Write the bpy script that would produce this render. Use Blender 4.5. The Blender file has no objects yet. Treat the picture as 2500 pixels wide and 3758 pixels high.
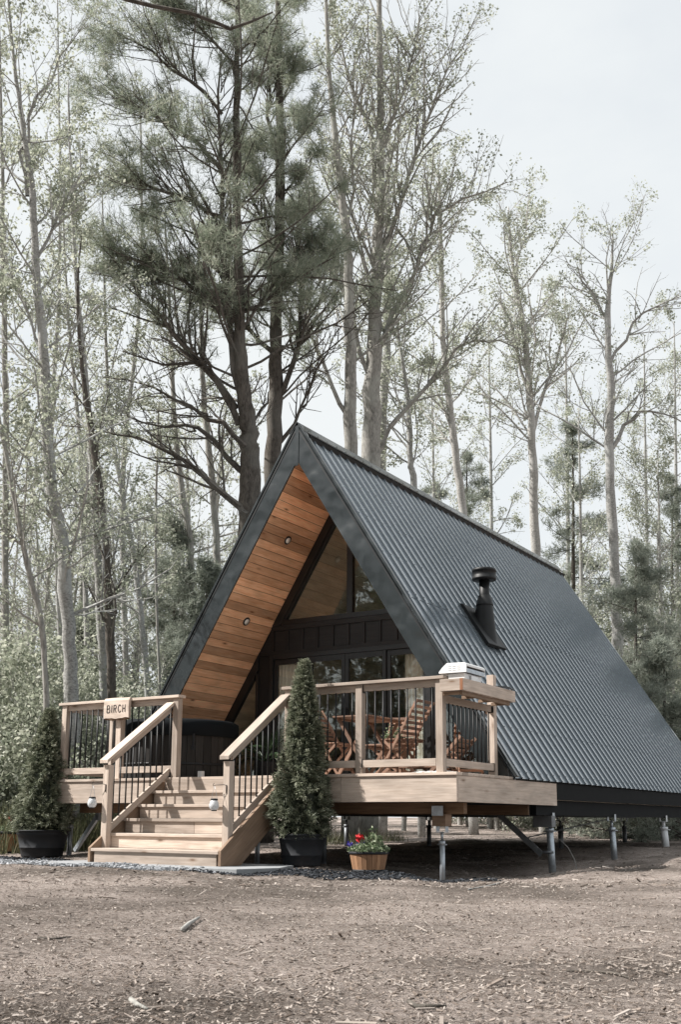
import bpy, bmesh, math, random
import numpy as np
from mathutils import Vector, Matrix
R_ = math.radians
rnd = random.Random(7)
scene = bpy.context.scene
COL = scene.collection

# ------------------------------------------------------------------ camera
CAMP = Vector((5.1627, -10.6428, -0.5237))
yaw, pit, rol = -0.5654, 0.1867, 0.0063
FPX, PPX, PPY = 3928.95, 1227.71, 2265.54
Fv = Vector((math.sin(yaw)*math.cos(pit), math.cos(yaw)*math.cos(pit), math.sin(pit)))
Rv0 = Vector((math.cos(yaw), -math.sin(yaw), 0)); Uv0 = Rv0.cross(Fv)
Rv = Rv0*math.cos(rol)+Uv0*math.sin(rol); Uv = -Rv0*math.sin(rol)+Uv0*math.cos(rol)
cd = bpy.data.cameras.new('camera'); cam = bpy.data.objects.new('camera', cd); COL.objects.link(cam)
cam.matrix_world = Matrix(((Rv.x,Uv.x,-Fv.x,CAMP.x),(Rv.y,Uv.y,-Fv.y,CAMP.y),(Rv.z,Uv.z,-Fv.z,CAMP.z),(0,0,0,1)))
cd.sensor_fit = 'HORIZONTAL'; cd.sensor_width = 24.0; cd.lens = FPX/2500*24
cd.shift_x = (1250-PPX)/2500; cd.shift_y = (PPY-1879)/2500
cd.clip_start = 0.05; cd.clip_end = 2000
cd.dof.use_dof = True; cd.dof.focus_distance = 11.5; cd.dof.aperture_fstop = 11.0
scene.camera = cam
scene.render.resolution_x = 682; scene.render.resolution_y = 1024

# ------------------------------------------------------------------ light
SUN = Vector((1.337, 1.0, -1.73)).normalized()      # direction the light travels
el = math.asin(-SUN.z); az = math.atan2(-SUN.x, -SUN.y)
world = bpy.data.worlds.new('World'); scene.world = world; world.use_nodes = True
nt = world.node_tree; nt.nodes.clear()
wo = nt.nodes.new('ShaderNodeOutputWorld'); bg = nt.nodes.new('ShaderNodeBackground'); bg.inputs[1].default_value = 0.1
sk = nt.nodes.new('ShaderNodeTexSky'); sk.sky_type = 'NISHITA'; sk.sun_disc = False
sk.sun_elevation = el; sk.sun_rotation = az % (2*math.pi); sk.dust_density = 3.0
wtc = nt.nodes.new('ShaderNodeTexCoord'); wmp = nt.nodes.new('ShaderNodeMapping'); wmp.inputs['Scale'].default_value = (1.2,1.2,2.6)
wns = nt.nodes.new('ShaderNodeTexNoise'); wns.inputs['Scale'].default_value = 2.2; wns.inputs['Detail'].default_value = 6; wns.inputs['Roughness'].default_value = .55
wrp = nt.nodes.new('ShaderNodeMapRange'); wrp.inputs[1].default_value=.38; wrp.inputs[2].default_value=.58; wrp.inputs[3].default_value=.88; wrp.inputs[4].default_value=1.0
wmx = nt.nodes.new('ShaderNodeMix'); wmx.data_type='RGBA'; wmx.inputs[7].default_value=(4.95,5.15,5.22,1)
L=nt.links
L.new(wtc.outputs['Generated'], wmp.inputs[0]); L.new(wmp.outputs[0], wns.inputs['Vector']); L.new(wns.outputs[0], wrp.inputs[0])
L.new(wrp.outputs[0], wmx.inputs[0]); L.new(sk.outputs[0], wmx.inputs[6]); L.new(wmx.outputs[2], bg.inputs[0]); L.new(bg.outputs[0], wo.inputs[0])
sd = bpy.data.lights.new('sun','SUN'); sd.energy = 5.0; sd.angle = R_(0.53); sd.color=(1.0,.955,.90)
so = bpy.data.objects.new('sun', sd); COL.objects.link(so); so.rotation_euler = SUN.to_track_quat('-Z','Y').to_euler()
scene.view_settings.view_transform='Standard'; scene.view_settings.look='None'; scene.view_settings.exposure=0.85; scene.view_settings.gamma=1.0

# ------------------------------------------------------------------ helpers
def atd(px, py, D):
    """world point at depth D (metres along the view axis)"""
    return CAMP + (Fv + Rv*((px-PPX)/FPX) - Uv*((py-PPY)/FPX))*D

def tag(o, label=None, cat=None, group=None, kind=None):
    if label: o['label']=label
    if cat: o['category']=cat
    if group: o['group']=group
    if kind: o['kind']=kind
    return o
def empty(name, loc=(0,0,0), rz=0):
    o=bpy.data.objects.new(name,None); COL.objects.link(o); o.location=loc; o.rotation_euler=(0,0,rz); o.empty_display_size=.1; return o
def copy_tree(o, parent=None):
    c=o.copy(); COL.objects.link(c)
    if parent: c.parent=parent
    for ch in list(o.children): copy_tree(ch,c)
    return c

class MB:
    """collects shapes for one mesh; uv.x runs along the grain, tint varies per piece"""
    def __init__(s): s.v=[]; s.f=[]; s.uv=[]; s.t=[]; s.sm=[]
    def add(s, vs, fs, uvs=None, tint=None, smooth=False):
        b=len(s.v); s.v.extend([tuple(p) for p in vs]); tint=rnd.random() if tint is None else tint
        for i,f in enumerate(fs):
            s.f.append([b+k for k in f]); s.t.append(tint); s.sm.append(smooth)
            s.uv.extend(uvs[i] if uvs else [(0,0)]*len(f))
    def beam(s, p0, p1, w, t, up=(0,0,1), tint=None):
        """board from p0 to p1 (centre line), w across, t along up"""
        p0=Vector(p0); p1=Vector(p1); d=(p1-p0); Ln=d.length; d.normalize(); up=Vector(up)
        sd_=d.cross(up)
        if sd_.length<1e-6: sd_=d.cross(Vector((1,0,0)))
        sd_.normalize(); u=sd_.cross(d).normalized()
        a=sd_*(w/2); b=u*(t/2)
        vs=[p0-a-b,p0+a-b,p0+a+b,p0-a+b,p1-a-b,p1+a-b,p1+a+b,p1-a+b]
        fs=[(0,1,5,4),(1,2,6,5),(2,3,7,6),(3,0,4,7),(3,2,1,0),(4,5,6,7)]
        ou,ov=rnd.random()*40,rnd.random()*40; q=[0,w,w+t,2*w+t,2*w+2*t]
        uvs=[]
        for i in range(4): uvs.append([(ou,ov+q[i]),(ou,ov+q[i+1]),(ou+Ln,ov+q[i+1]),(ou+Ln,ov+q[i])])
        for i in range(2): uvs.append([(ou,ov),(ou+w*.2,ov),(ou+w*.2,ov+t),(ou,ov+t)])
        s.add(vs,fs,uvs,tint)
    def box(s,a,b,tint=None):
        """axis box; grain along the longest side"""
        a=Vector(a);b=Vector(b); c=(a+b)/2; d=b-a; d=Vector((abs(d.x),abs(d.y),abs(d.z)))
        k=max(range(3),key=lambda i:d[i]); e=Vector((0,0,0)); e[k]=d[k]/2
        if k==2: s.beam(c-e,c+e,d.y,d.x,(1,0,0),tint)
        elif k==0: s.beam(c-e,c+e,d.y,d.z,(0,0,1),tint)
        else: s.beam(c-e,c+e,d.x,d.z,(0,0,1),tint)
    def prism(s, poly, axis, a0, a1, udir=(1,0), tint=None):
        """2D polygon extruded; axis x: poly (y,z); y: (x,z); z: (x,y)"""
        n=len(poly)
        def P(q,a): return {'x':(a,q[0],q[1]),'y':(q[0],a,q[1]),'z':(q[0],q[1],a)}[axis]
        vs=[P(q,a0) for q in poly]+[P(q,a1) for q in poly]
        ud=Vector((udir[0],udir[1])).normalized(); vd=Vector((-ud.y,ud.x)); ou,ov=rnd.random()*40,rnd.random()*40
        U=lambda q:(Vector(q[:2]).dot(ud)+ou, Vector(q[:2]).dot(vd)+ov)
        fs=[tuple(range(n)),tuple(range(2*n-1,n-1,-1))]; uvs=[[U(q) for q in poly],[U(poly[i]) for i in range(n-1,-1,-1)]]
        for i in range(n):
            j=(i+1)%n; fs.append((j,i,n+i,n+j)); ui,uj=U(poly[i]),U(poly[j]); dz=abs(a1-a0)
            uvs.append([uj,ui,(ui[0],ui[1]+dz),(uj[0],uj[1]+dz)])
        s.add(vs,fs,uvs,tint)
    def tube(s, pts, rad, n=8, caps=True, tint=None, smooth=True, vs_=1.0):
        pts=[Vector(p) for p in pts]; m=len(pts)
        if not hasattr(rad,'__len__'): rad=[rad]*m
        vs=[];fs=[];uvs=[]; acc=0; prev=None; us=[]
        for i,p in enumerate(pts):
            d=(pts[min(i+1,m-1)]-pts[max(i-1,0)]).normalized()
            if prev is None:
                a=d.cross(Vector((0,0,1)));
                if a.length<1e-4: a=Vector((1,0,0))
            else: a=prev-d*prev.dot(d)
            a.normalize(); prev=a; b=d.cross(a)
            if i: acc+=(p-pts[i-1]).length
            us.append(acc)
            for k in range(n):
                t=2*math.pi*k/n; vs.append(p+(a*math.cos(t)+b*math.sin(t))*rad[i])
        for i in range(m-1):
            for k in range(n):
                k2=(k+1)%n; fs.append((i*n+k,i*n+k2,(i+1)*n+k2,(i+1)*n+k))
                uvs.append([(us[i],k/n*vs_),(us[i],(k+1)/n*vs_),(us[i+1],(k+1)/n*vs_),(us[i+1],k/n*vs_)])
        if caps:
            fs.append(tuple(range(n-1,-1,-1))); uvs.append([(0,0)]*n); fs.append(tuple((m-1)*n+k for k in range(n))); uvs.append([(0,0)]*n)
        s.add(vs,fs,uvs,tint,smooth)
    def lathe(s, prof, c, n=32, tint=None, smooth=True):
        c=Vector(c); m=len(prof); vs=[];fs=[];uvs=[]
        for r,z in prof:
            for k in range(n):
                t=2*math.pi*k/n; vs.append(c+Vector((r*math.cos(t),r*math.sin(t),z)))
        for i in range(m-1):
            for k in range(n):
                k2=(k+1)%n; fs.append((i*n+k,i*n+k2,(i+1)*n+k2,(i+1)*n+k))
                uvs.append([(k/n,prof[i][1]),((k+1)/n,prof[i][1]),((k+1)/n,prof[i+1][1]),(k/n,prof[i+1][1])])
        s.add(vs,fs,uvs,tint,smooth)
    def build(s,name,mat,parent=None,bevel=0,org=None):
        me=bpy.data.meshes.new(name); vs=s.v
        if org is not None: vs=[(x-org[0],y-org[1],z-org[2]) for x,y,z in vs]
        me.from_pydata(vs,[],s.f); uv=me.uv_layers.new(name='UVMap'); uv.data.foreach_set('uv',[c for p in s.uv for c in p])
        at=me.attributes.new('tint','FLOAT','FACE'); at.data.foreach_set('value',s.t)
        me.polygons.foreach_set('use_smooth',s.sm); me.update()
        o=bpy.data.objects.new(name,me); COL.objects.link(o)
        if isinstance(mat,(list,tuple)): [me.materials.append(x) for x in mat]
        else: me.materials.append(mat)
        if parent is not None: o.parent=parent
        if org is not None and parent is None: o.location=org
        if bevel:
            m=o.modifiers.new('bevel','BEVEL'); m.width=bevel; m.segments=2; m.limit_method='ANGLE'; m.angle_limit=R_(40)
        return o

def quads_mesh(name, V, mat, parent=None, tint=None, n=4, org=None):
    """V: numpy (N,n,3)"""
    N=V.shape[0]; me=bpy.data.meshes.new(name)
    if org is not None: V=V-np.array(org)
    me.vertices.add(N*n); me.vertices.foreach_set('co',V.astype(np.float32).ravel())
    me.loops.add(N*n); me.loops.foreach_set('vertex_index',np.arange(N*n,dtype=np.int32))
    me.polygons.add(N); me.polygons.foreach_set('loop_start',np.arange(0,N*n,n,dtype=np.int32)); me.polygons.foreach_set('loop_total',np.full(N,n,dtype=np.int32))
    me.update(); me.validate()
    at=me.attributes.new('tint','FLOAT','FACE'); at.data.foreach_set('value',(tint if tint is not None else np.random.RandomState(3).rand(N)).astype(np.float32))
    me.materials.append(mat)
    o=bpy.data.objects.new(name,me); COL.objects.link(o)
    if parent is not None: o.parent=parent
    if org is not None and parent is None: o.location=org
    return o

# ------------------------------------------------------------------ materials
def newmat(name):
    m=bpy.data.materials.new(name); m.use_nodes=True; n=m.node_tree; b=n.nodes['Principled BSDF']; return m,n,b
def N(n,t,**k):
    x=n.nodes.new(t)
    for a,v in k.items():
        if a.startswith('i_'):
            key=a[2:]; key=int(key) if key.isdigit() else key.replace('_',' ')
            x.inputs[key].default_value=v
        else: setattr(x,a,v)
    return x
def ramp(n,stops,fac=None):
    r=n.nodes.new('ShaderNodeValToRGB'); e=r.color_ramp.elements
    while len(e)<len(stops): e.new(.5)
    for i,(p,c) in enumerate(stops): e[i].position=p; e[i].color=(*c,1) if len(c)==3 else c
    if fac is not None: n.links.new(fac,r.inputs[0])
    return r
def mixc(n,a,b,f,mode='MIX'):
    m=n.nodes.new('ShaderNodeMix'); m.data_type='RGBA'; m.blend_type=mode
    for k,v in ((0,f),(6,a),(7,b)):
        if hasattr(v,'is_output') or isinstance(v,bpy.types.NodeSocket): n.links.new(v,m.inputs[k])
        elif isinstance(v,(int,float)): m.inputs[k].default_value=v
        else: m.inputs[k].default_value=(*v,1)
    return m.outputs[2]
def wood(name, c0, c1, knot=(.13,.07,.035), rough=.7, knots=1.0, tintamt=.35, gs=1.0, spec=.3):
    m,n,b=newmat(name); l=n.links
    uv=N(n,'ShaderNodeUVMap'); at=N(n,'ShaderNodeAttribute',attribute_name='tint')
    mp=N(n,'ShaderNodeMapping',i_Scale=(1.3*gs,22*gs,1)); l.new(uv.outputs[0],mp.inputs[0])
    n1=N(n,'ShaderNodeTexNoise',i_Scale=2.0,i_Detail=6,i_Roughness=.6,i_Distortion=.6); l.new(mp.outputs[0],n1.inputs['Vector'])
    r1=ramp(n,[(.32,c0),(.68,c1)],n1.outputs[0])
    # slow patches along the board
    mp2=N(n,'ShaderNodeMapping',i_Scale=(1.5,5,1)); l.new(uv.outputs[0],mp2.inputs[0])
    n2=N(n,'ShaderNodeTexNoise',i_Scale=1.6,i_Detail=3); l.new(mp2.outputs[0],n2.inputs['Vector'])
    mr=N(n,'ShaderNodeMapRange'); mr.inputs[1].default_value=.3; mr.inputs[2].default_value=.7; mr.inputs[3].default_value=.80; mr.inputs[4].default_value=1.12; l.new(n2.outputs[0],mr.inputs[0])
    tr=N(n,'ShaderNodeMapRange'); tr.inputs[3].default_value=1-tintamt; tr.inputs[4].default_value=1+tintamt*.35; l.new(at.outputs['Fac'],tr.inputs[0])
    mu=N(n,'ShaderNodeMath',operation='MULTIPLY'); l.new(mr.outputs[0],mu.inputs[0]); l.new(tr.outputs[0],mu.inputs[1])
    cm=N(n,'ShaderNodeCombineColor'); [l.new(mu.outputs[0],cm.inputs[i]) for i in range(3)]
    c=mixc(n,r1.outputs[0],cm.outputs[0],1.0,'MULTIPLY')
    # knots
    mk=N(n,'ShaderNodeMapping',i_Scale=(2.1,7.0,1)); l.new(uv.outputs[0],mk.inputs[0])
    vo=N(n,'ShaderNodeTexVoronoi',i_Scale=1.0,i_Randomness=1.0); l.new(mk.outputs[0],vo.inputs['Vector'])
    rk=ramp(n,[(.05,(1,1,1)),(.11,(.35,.35,.35)),(.2,(0,0,0))],vo.outputs['Distance'])
    sep=N(n,'ShaderNodeSeparateColor'); l.new(vo.outputs['Color'],sep.inputs[0])
    gt=N(n,'ShaderNodeMath',operation='GREATER_THAN'); gt.inputs[1].default_value=.38; l.new(sep.outputs[0],gt.inputs[0])
    mk2=N(n,'ShaderNodeMath',operation='MULTIPLY'); l.new(rk.outputs[0],mk2.inputs[0]); l.new(gt.outputs[0],mk2.inputs[1])
    mk3=N(n,'ShaderNodeMath',operation='MULTIPLY'); l.new(mk2.outputs[0],mk3.inputs[0]); mk3.inputs[1].default_value=.8*knots
    c=mixc(n,c,knot,mk3.outputs[0])
    l.new(c,b.inputs['Base Color']); b.inputs['Roughness'].default_value=rough; b.inputs['Specular IOR Level'].default_value=spec
    bp=N(n,'ShaderNodeBump',i_Strength=.25,i_Distance=.002); l.new(n1.outputs[0],bp.inputs['Height']); l.new(bp.outputs[0],b.inputs['Normal'])
    return m
def plain(name,c,rough=.5,metal=0,spec=.5,var=.15,scale=8,bump=0,bscale=60,coat=0,crough=.1):
    m,n,b=newmat(name); l=n.links
    tc=N(n,'ShaderNodeTexCoord'); ns=N(n,'ShaderNodeTexNoise',i_Scale=scale,i_Detail=6,i_Roughness=.6); l.new(tc.outputs['Object'],ns.inputs['Vector'])
    r=ramp(n,[(.3,tuple(x*(1-var) for x in c)),(.7,tuple(min(1,x*(1+var)) for x in c))],ns.outputs[0])
    l.new(r.outputs[0],b.inputs['Base Color']); b.inputs['Metallic'].default_value=metal; b.inputs['Specular IOR Level'].default_value=spec
    rr=N(n,'ShaderNodeMapRange'); rr.inputs[3].default_value=max(.02,rough-.1); rr.inputs[4].default_value=min(1,rough+.1); l.new(ns.outputs[0],rr.inputs[0]); l.new(rr.outputs[0],b.inputs['Roughness'])
    b.inputs['Coat Weight'].default_value=coat; b.inputs['Coat Roughness'].default_value=crough
    if bump:
        n2=N(n,'ShaderNodeTexNoise',i_Scale=bscale,i_Detail=3); l.new(tc.outputs['Object'],n2.inputs['Vector'])
        bp=N(n,'ShaderNodeBump',i_Strength=bump,i_Distance=.01); l.new(n2.outputs[0],bp.inputs['Height']); l.new(bp.outputs[0],b.inputs['Normal'])
    return m
M={}
M['lumber']=wood('lumber',(.42,.34,.28),(.58,.49,.42))
M['lumber_brown_shaded']=wood('lumber_brown_shaded',(.16,.095,.055),(.26,.165,.10))  # brown beam lumber, darkened further to put under-deck shade into the colour
M['stringer']=wood('stringer',(.25,.165,.11),(.36,.25,.175))  # same lumber as the deck, darker: weaker light put into the colour
M['cedar']=wood('cedar',(.76,.41,.23),(.93,.63,.42),knot=(.14,.05,.02),rough=.55,tintamt=.5,knots=1.2)
M['pale_lining']=wood('pale_lining',(.68,.62,.52),(.80,.74,.64),knot=(.3,.2,.12),tintamt=.12,knots=.6)
M['teak']=wood('teak',(.20,.115,.08),(.34,.21,.15),knots=.2,tintamt=.4)
M['black_wood']=wood('black_wood',(.008,.008,.009),(.022,.022,.023),knot=(.008,.008,.008),rough=.55,tintamt=.5,spec=.4)
M['end_grain']=wood('end_grain',(.33,.14,.07),(.45,.22,.12),knots=.2)
M['black_metal']=plain('black_metal',(.011,.012,.013),.5,0,.3,.2,3)
M['frame_black']=plain('frame_black',(.012,.013,.014),.35,0,.5)
M['plastic_black']=plain('plastic_black',(.016,.018,.022),.72,0,.4,.25,5)
M['galv']=plain('galvanised_steel',(.42,.46,.50),.45,.75,.5,.22,18)
M['galv_dark']=plain('dull_steel',(.16,.17,.18),.5,.6,.5,.2,14)
M['white_pipe']=plain('white_pipe',(.62,.64,.66),.5)
M['white_metal']=plain('white_metal',(.72,.73,.74),.32,0,.5,.05,5)
M['concrete']=plain('concrete',(.27,.28,.29),.85,0,.3,.15,10,.2,90)
M['rubber']=plain('rubber',(.03,.035,.04),.5)
M['white']=plain('white',(.7,.7,.7),.6)
M['terracotta']=plain('terracotta',(.42,.12,.06),.6)
M['soil']=plain('soil',(.03,.022,.016),.95,0,.2,.4,30,.5,60)
M['dark_room']=plain('dark_room',(.06,.055,.05),.8)
M['curtain']=plain('curtain',(.78,.75,.70),.9,0,.1,.06,6)
M['red_bloom']=plain('red_bloom',(.5,.02,.025),.6); M['blue_bloom']=plain('blue_bloom',(.10,.08,.38),.6); M['ink']=plain('ink',(.03,.025,.022),.8)
M['light_disc']=plain('light_disc',(.9,.9,.88),.4,var=.02)
M['tub_wood']=wood('tub_wood',(.014,.013,.012),(.03,.027,.025),knots=0,tintamt=.5,spec=.3)
M['tub_lid']=plain('tub_lid',(.006,.008,.010),.8,0,.12)
M['tub_planter']=wood('tub_planter',(.30,.16,.085),(.42,.24,.14),knots=.1,tintamt=.25)

def roofmat(name,wave,base,rough,coat=.0,amt=.5):
    m,n,b=newmat(name); l=n.links
    b.inputs['Base Color'].default_value=(*base,1); b.inputs['Roughness'].default_value=rough; b.inputs['Specular IOR Level'].default_value=.6
    b.inputs['Coat Weight'].default_value=coat; b.inputs['Coat Roughness'].default_value=.12
    tc=N(n,'ShaderNodeTexCoord'); ns=N(n,'ShaderNodeTexNoise',i_Scale=1.7,i_Detail=2); l.new(tc.outputs['Object'],ns.inputs['Vector'])
    n3=N(n,'ShaderNodeTexNoise',i_Scale=14,i_Detail=5); l.new(tc.outputs['Object'],n3.inputs['Vector'])
    rr=N(n,'ShaderNodeMapRange'); rr.inputs[3].default_value=rough-.07; rr.inputs[4].default_value=rough+.1; l.new(n3.outputs[0],rr.inputs[0]); l.new(rr.outputs[0],b.inputs['Roughness'])
    bp=N(n,'ShaderNodeBump',i_Strength=amt,i_Distance=wave); l.new(ns.outputs[0],bp.inputs['Height']); l.new(bp.outputs[0],b.inputs['Normal'])
    return m
M['roof']=roofmat('roof_steel',.0004,(.020,.029,.040),.24,1.0)
_b=M['roof'].node_tree.nodes['Principled BSDF']; _b.inputs['IOR'].default_value=1.6; _b.inputs['Metallic'].default_value=.16; _b.inputs['Base Color'].default_value=(.15,.185,.215,1)
M['matte_black']=plain('matte_black',(.008,.009,.010),.8,0,.15)
M['trim']=roofmat('trim_steel',.12,(.018,.023,.025),.20,.15,.6)

def glassmat():
    m=bpy.data.materials.new('window_glass'); m.use_nodes=True; n=m.node_tree; n.nodes.clear(); l=n.links
    o=N(n,'ShaderNodeOutputMaterial'); g=N(n,'ShaderNodeBsdfGlossy'); g.inputs['Roughness'].default_value=.015; g.inputs['Color'].default_value=(.95,1,.98,1)
    t=N(n,'ShaderNodeBsdfTransparent'); t.inputs['Color'].default_value=(.93,.95,.935,1)
    lw=N(n,'ShaderNodeLayerWeight'); lw.inputs['Blend'].default_value=.5; fr=N(n,'ShaderNodeMath',operation='POWER'); fr.inputs[1].default_value=3.5; l.new(lw.outputs['Facing'],fr.inputs[0])
    mr=N(n,'ShaderNodeMapRange'); mr.inputs[1].default_value=0; mr.inputs[2].default_value=1; mr.inputs[3].default_value=.10; mr.inputs[4].default_value=1; l.new(fr.outputs[0],mr.inputs[0])
    tc=N(n,'ShaderNodeTexCoord'); ns=N(n,'ShaderNodeTexNoise',i_Scale=1.3,i_Detail=1); l.new(tc.outputs['Object'],ns.inputs['Vector'])
    bp=N(n,'ShaderNodeBump',i_Strength=.12,i_Distance=.02); l.new(ns.outputs[0],bp.inputs['Height']); l.new(bp.outputs[0],g.inputs['Normal'])
    x=N(n,'ShaderNodeMixShader'); l.new(mr.outputs[0],x.inputs[0]); l.new(t.outputs[0],x.inputs[1]); l.new(g.outputs[0],x.inputs[2]); l.new(x.outputs[0],o.inputs[0]); return m
M['glass']=glassmat()
def jarglass():
    m=bpy.data.materials.new('frosted_glass'); m.use_nodes=True; n=m.node_tree; b=n.nodes['Principled BSDF']
    b.inputs['Base Color'].default_value=(.74,.77,.80,1); b.inputs['Roughness'].default_value=.25; b.inputs['Transmission Weight'].default_value=.35; return m
M['jar']=jarglass()
def leafmat(name,c0,c1,c2,trans=.45,rough=.55):
    m=bpy.data.materials.new(name); m.use_nodes=True; n=m.node_tree; n.nodes.clear(); l=n.links
    o=N(n,'ShaderNodeOutputMaterial'); at=N(n,'ShaderNodeAttribute',attribute_name='tint'); r=ramp(n,[(0,c0),(.55,c1),(1,c2)],at.outputs['Fac'])
    d=N(n,'ShaderNodeBsdfDiffuse'); t=N(n,'ShaderNodeBsdfTranslucent'); x=N(n,'ShaderNodeMixShader'); x.inputs[0].default_value=trans
    l.new(r.outputs[0],d.inputs[0]); l.new(r.outputs[0],t.inputs[0]); l.new(d.outputs[0],x.inputs[1]); l.new(t.outputs[0],x.inputs[2])
    g=N(n,'ShaderNodeBsdfGlossy'); g.inputs['Roughness'].default_value=rough; g.inputs['Color'].default_value=(.5,.5,.5,1)
    y=N(n,'ShaderNodeMixShader'); y.inputs[0].default_value=.06; l.new(x.outputs[0],y.inputs[1]); l.new(g.outputs[0],y.inputs[2]); l.new(y.outputs[0],o.inputs[0]); return m
M['leaf_young']=leafmat('young_leaves',(.24,.27,.205),(.38,.405,.32),(.56,.575,.485),.5)
M['leaf_green']=leafmat('green_leaves',(.15,.175,.12),(.25,.27,.20),(.36,.375,.29),.5)
M['leaf_shrub']=leafmat('shrub_leaves',(.20,.225,.17),(.35,.375,.29),(.56,.57,.48),.5)
M['leaf_dark']=leafmat('dark_leaves',(.03,.04,.022),(.06,.075,.04),(.12,.13,.075),.35)
M['needle']=leafmat('pine_needles',(.14,.18,.13),(.31,.345,.265),(.56,.545,.47),.55)
M['needle_far']=leafmat('far_conifer_needles',(.17,.20,.165),(.28,.31,.26),(.42,.435,.37),.5)
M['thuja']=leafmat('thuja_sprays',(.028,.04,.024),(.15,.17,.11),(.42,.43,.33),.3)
M['palm']=leafmat('palm_leaves',(.015,.035,.015),(.03,.06,.025),(.06,.10,.045),.2)
M['grass']=leafmat('weeds',(.07,.085,.04),(.13,.14,.075),(.24,.22,.13),.3)
M['flower_leaf']=leafmat('planter_leaves',(.07,.11,.05),(.15,.20,.11),(.33,.36,.25),.25)
def bark(name,c0,c1,ln=(.55,.55,.52),bands=0.0,sc=1):
    m,n,b=newmat(name); l=n.links
    uv=N(n,'ShaderNodeUVMap'); mp=N(n,'ShaderNodeMapping',i_Scale=(6*sc,10,1)); l.new(uv.outputs[0],mp.inputs[0])
    tc=N(n,'ShaderNodeTexCoord')
    n1=N(n,'ShaderNodeTexNoise',i_Scale=9*sc,i_Detail=6,i_Roughness=.7,i_Distortion=.5); mo=N(n,'ShaderNodeMapping',i_Scale=(2.4,2.4,.8 if not bands else 3.5)); l.new(tc.outputs['Object'],mo.inputs[0]); l.new(mo.outputs[0],n1.inputs['Vector'])
    r=ramp(n,[(.33,c0),(.62,c1)],n1.outputs[0]); c=r.outputs[0]
    n2=N(n,'ShaderNodeTexNoise',i_Scale=1.3,i_Detail=3); l.new(tc.outputs['Object'],n2.inputs['Vector'])
    r2=ramp(n,[(.5,(0,0,0)),(.62,(1,1,1))],n2.outputs[0]); mm=N(n,'ShaderNodeMath',operation='MULTIPLY'); l.new(r2.outputs[0],mm.inputs[0]); mm.inputs[1].default_value=.45
    c=mixc(n,c,ln,mm.outputs[0])
    l.new(c,b.inputs['Base Color']); b.inputs['Roughness'].default_value=.9; b.inputs['Specular IOR Level'].default_value=.15
    bp=N(n,'ShaderNodeBump',i_Strength=.7,i_Distance=.02); l.new(n1.outputs[0],bp.inputs['Height']); l.new(bp.outputs[0],b.inputs['Normal'])
    return m
M['bark_pale']=bark('pale_poplar_bark',(.15,.147,.14),(.43,.43,.415),(.50,.515,.51),1)
M['bark_grey']=bark('grey_maple_bark',(.16,.155,.145),(.37,.36,.335),(.42,.43,.40))
M['bark_pine']=bark('pine_bark',(.045,.04,.036),(.135,.12,.105),(.17,.165,.15))
M['bark_white']=bark('birch_bark',(.22,.215,.20),(.5,.49,.47),(.55,.55,.54),1)

# ------------------------------------------------------------------ terrain
GP=np.array([(-3.2,-1.4,-1.045),(-1.8,-.4,-1.065),(-.65,-.8,-1.07),(-.42,.45,-1.217),(.2,-.3,-1.15),(-.1,2.8,-1.245),(-.1,5.3,-1.09),(-.1,8.0,-.95),(-6.5,.6,-1.02),(-6.1,-.3,-1.06),
 (1.5,-2,-1.06),(3,-7,-1.04),(0,-7,-1.04),(-5,-5,-1.04),(1.6,1.5,-1.03),(1.2,4.5,-.985),(1,9,-.90),(3,3,-1.0),(-3,14,-.93),(-3,4,-1.16),(-10,3,-1.0),(-12,10,-.97),(-12,-6,-1.03),(6,-3,-1.03),(4,12,-.85),(10,20,-.8),(-20,20,-.9),(5,-12,-1.06)],float)
def gz(x,y):
    x=np.asarray(x,float); y=np.asarray(y,float)
    num=0;den=0
    for a,b_,c in GP:
        d2=(x-a)**2+(y-b_)**2; w=1/(d2+.12)**1.6; num=num+w*c; den=den+w
    z=num/den
    r=np.hypot(x+3,y-2); k=np.clip((r-14)/26,0,1); z=z*(1-k)-.38*k
    z=z+.012*np.sin(x*2.1+1.3*np.sin(y*1.1))*np.sin(y*1.7+.6)+.008*np.sin(x*5.3+y*3.1)+.006*np.sin(y*7.7-x*2.3)
    return z
def gzf(x,y): return float(gz(x,y))
def sheet(name,xs,ys,mat,dz=0,zf=None):
    X,Y=np.meshgrid(xs,ys); Z=(zf or gz)(X,Y)+dz; nx,ny=len(xs),len(ys)
    me=bpy.data.meshes.new(name); V=np.stack([X,Y,Z],-1).reshape(-1,3)
    F=[(j*nx+i,j*nx+i+1,(j+1)*nx+i+1,(j+1)*nx+i) for j in range(ny-1) for i in range(nx-1)]
    me.from_pydata(V.tolist(),[],F); me.polygons.foreach_set('use_smooth',[True]*len(F)); me.materials.append(mat)
    o=bpy.data.objects.new(name,me); COL.objects.link(o); return o
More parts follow.
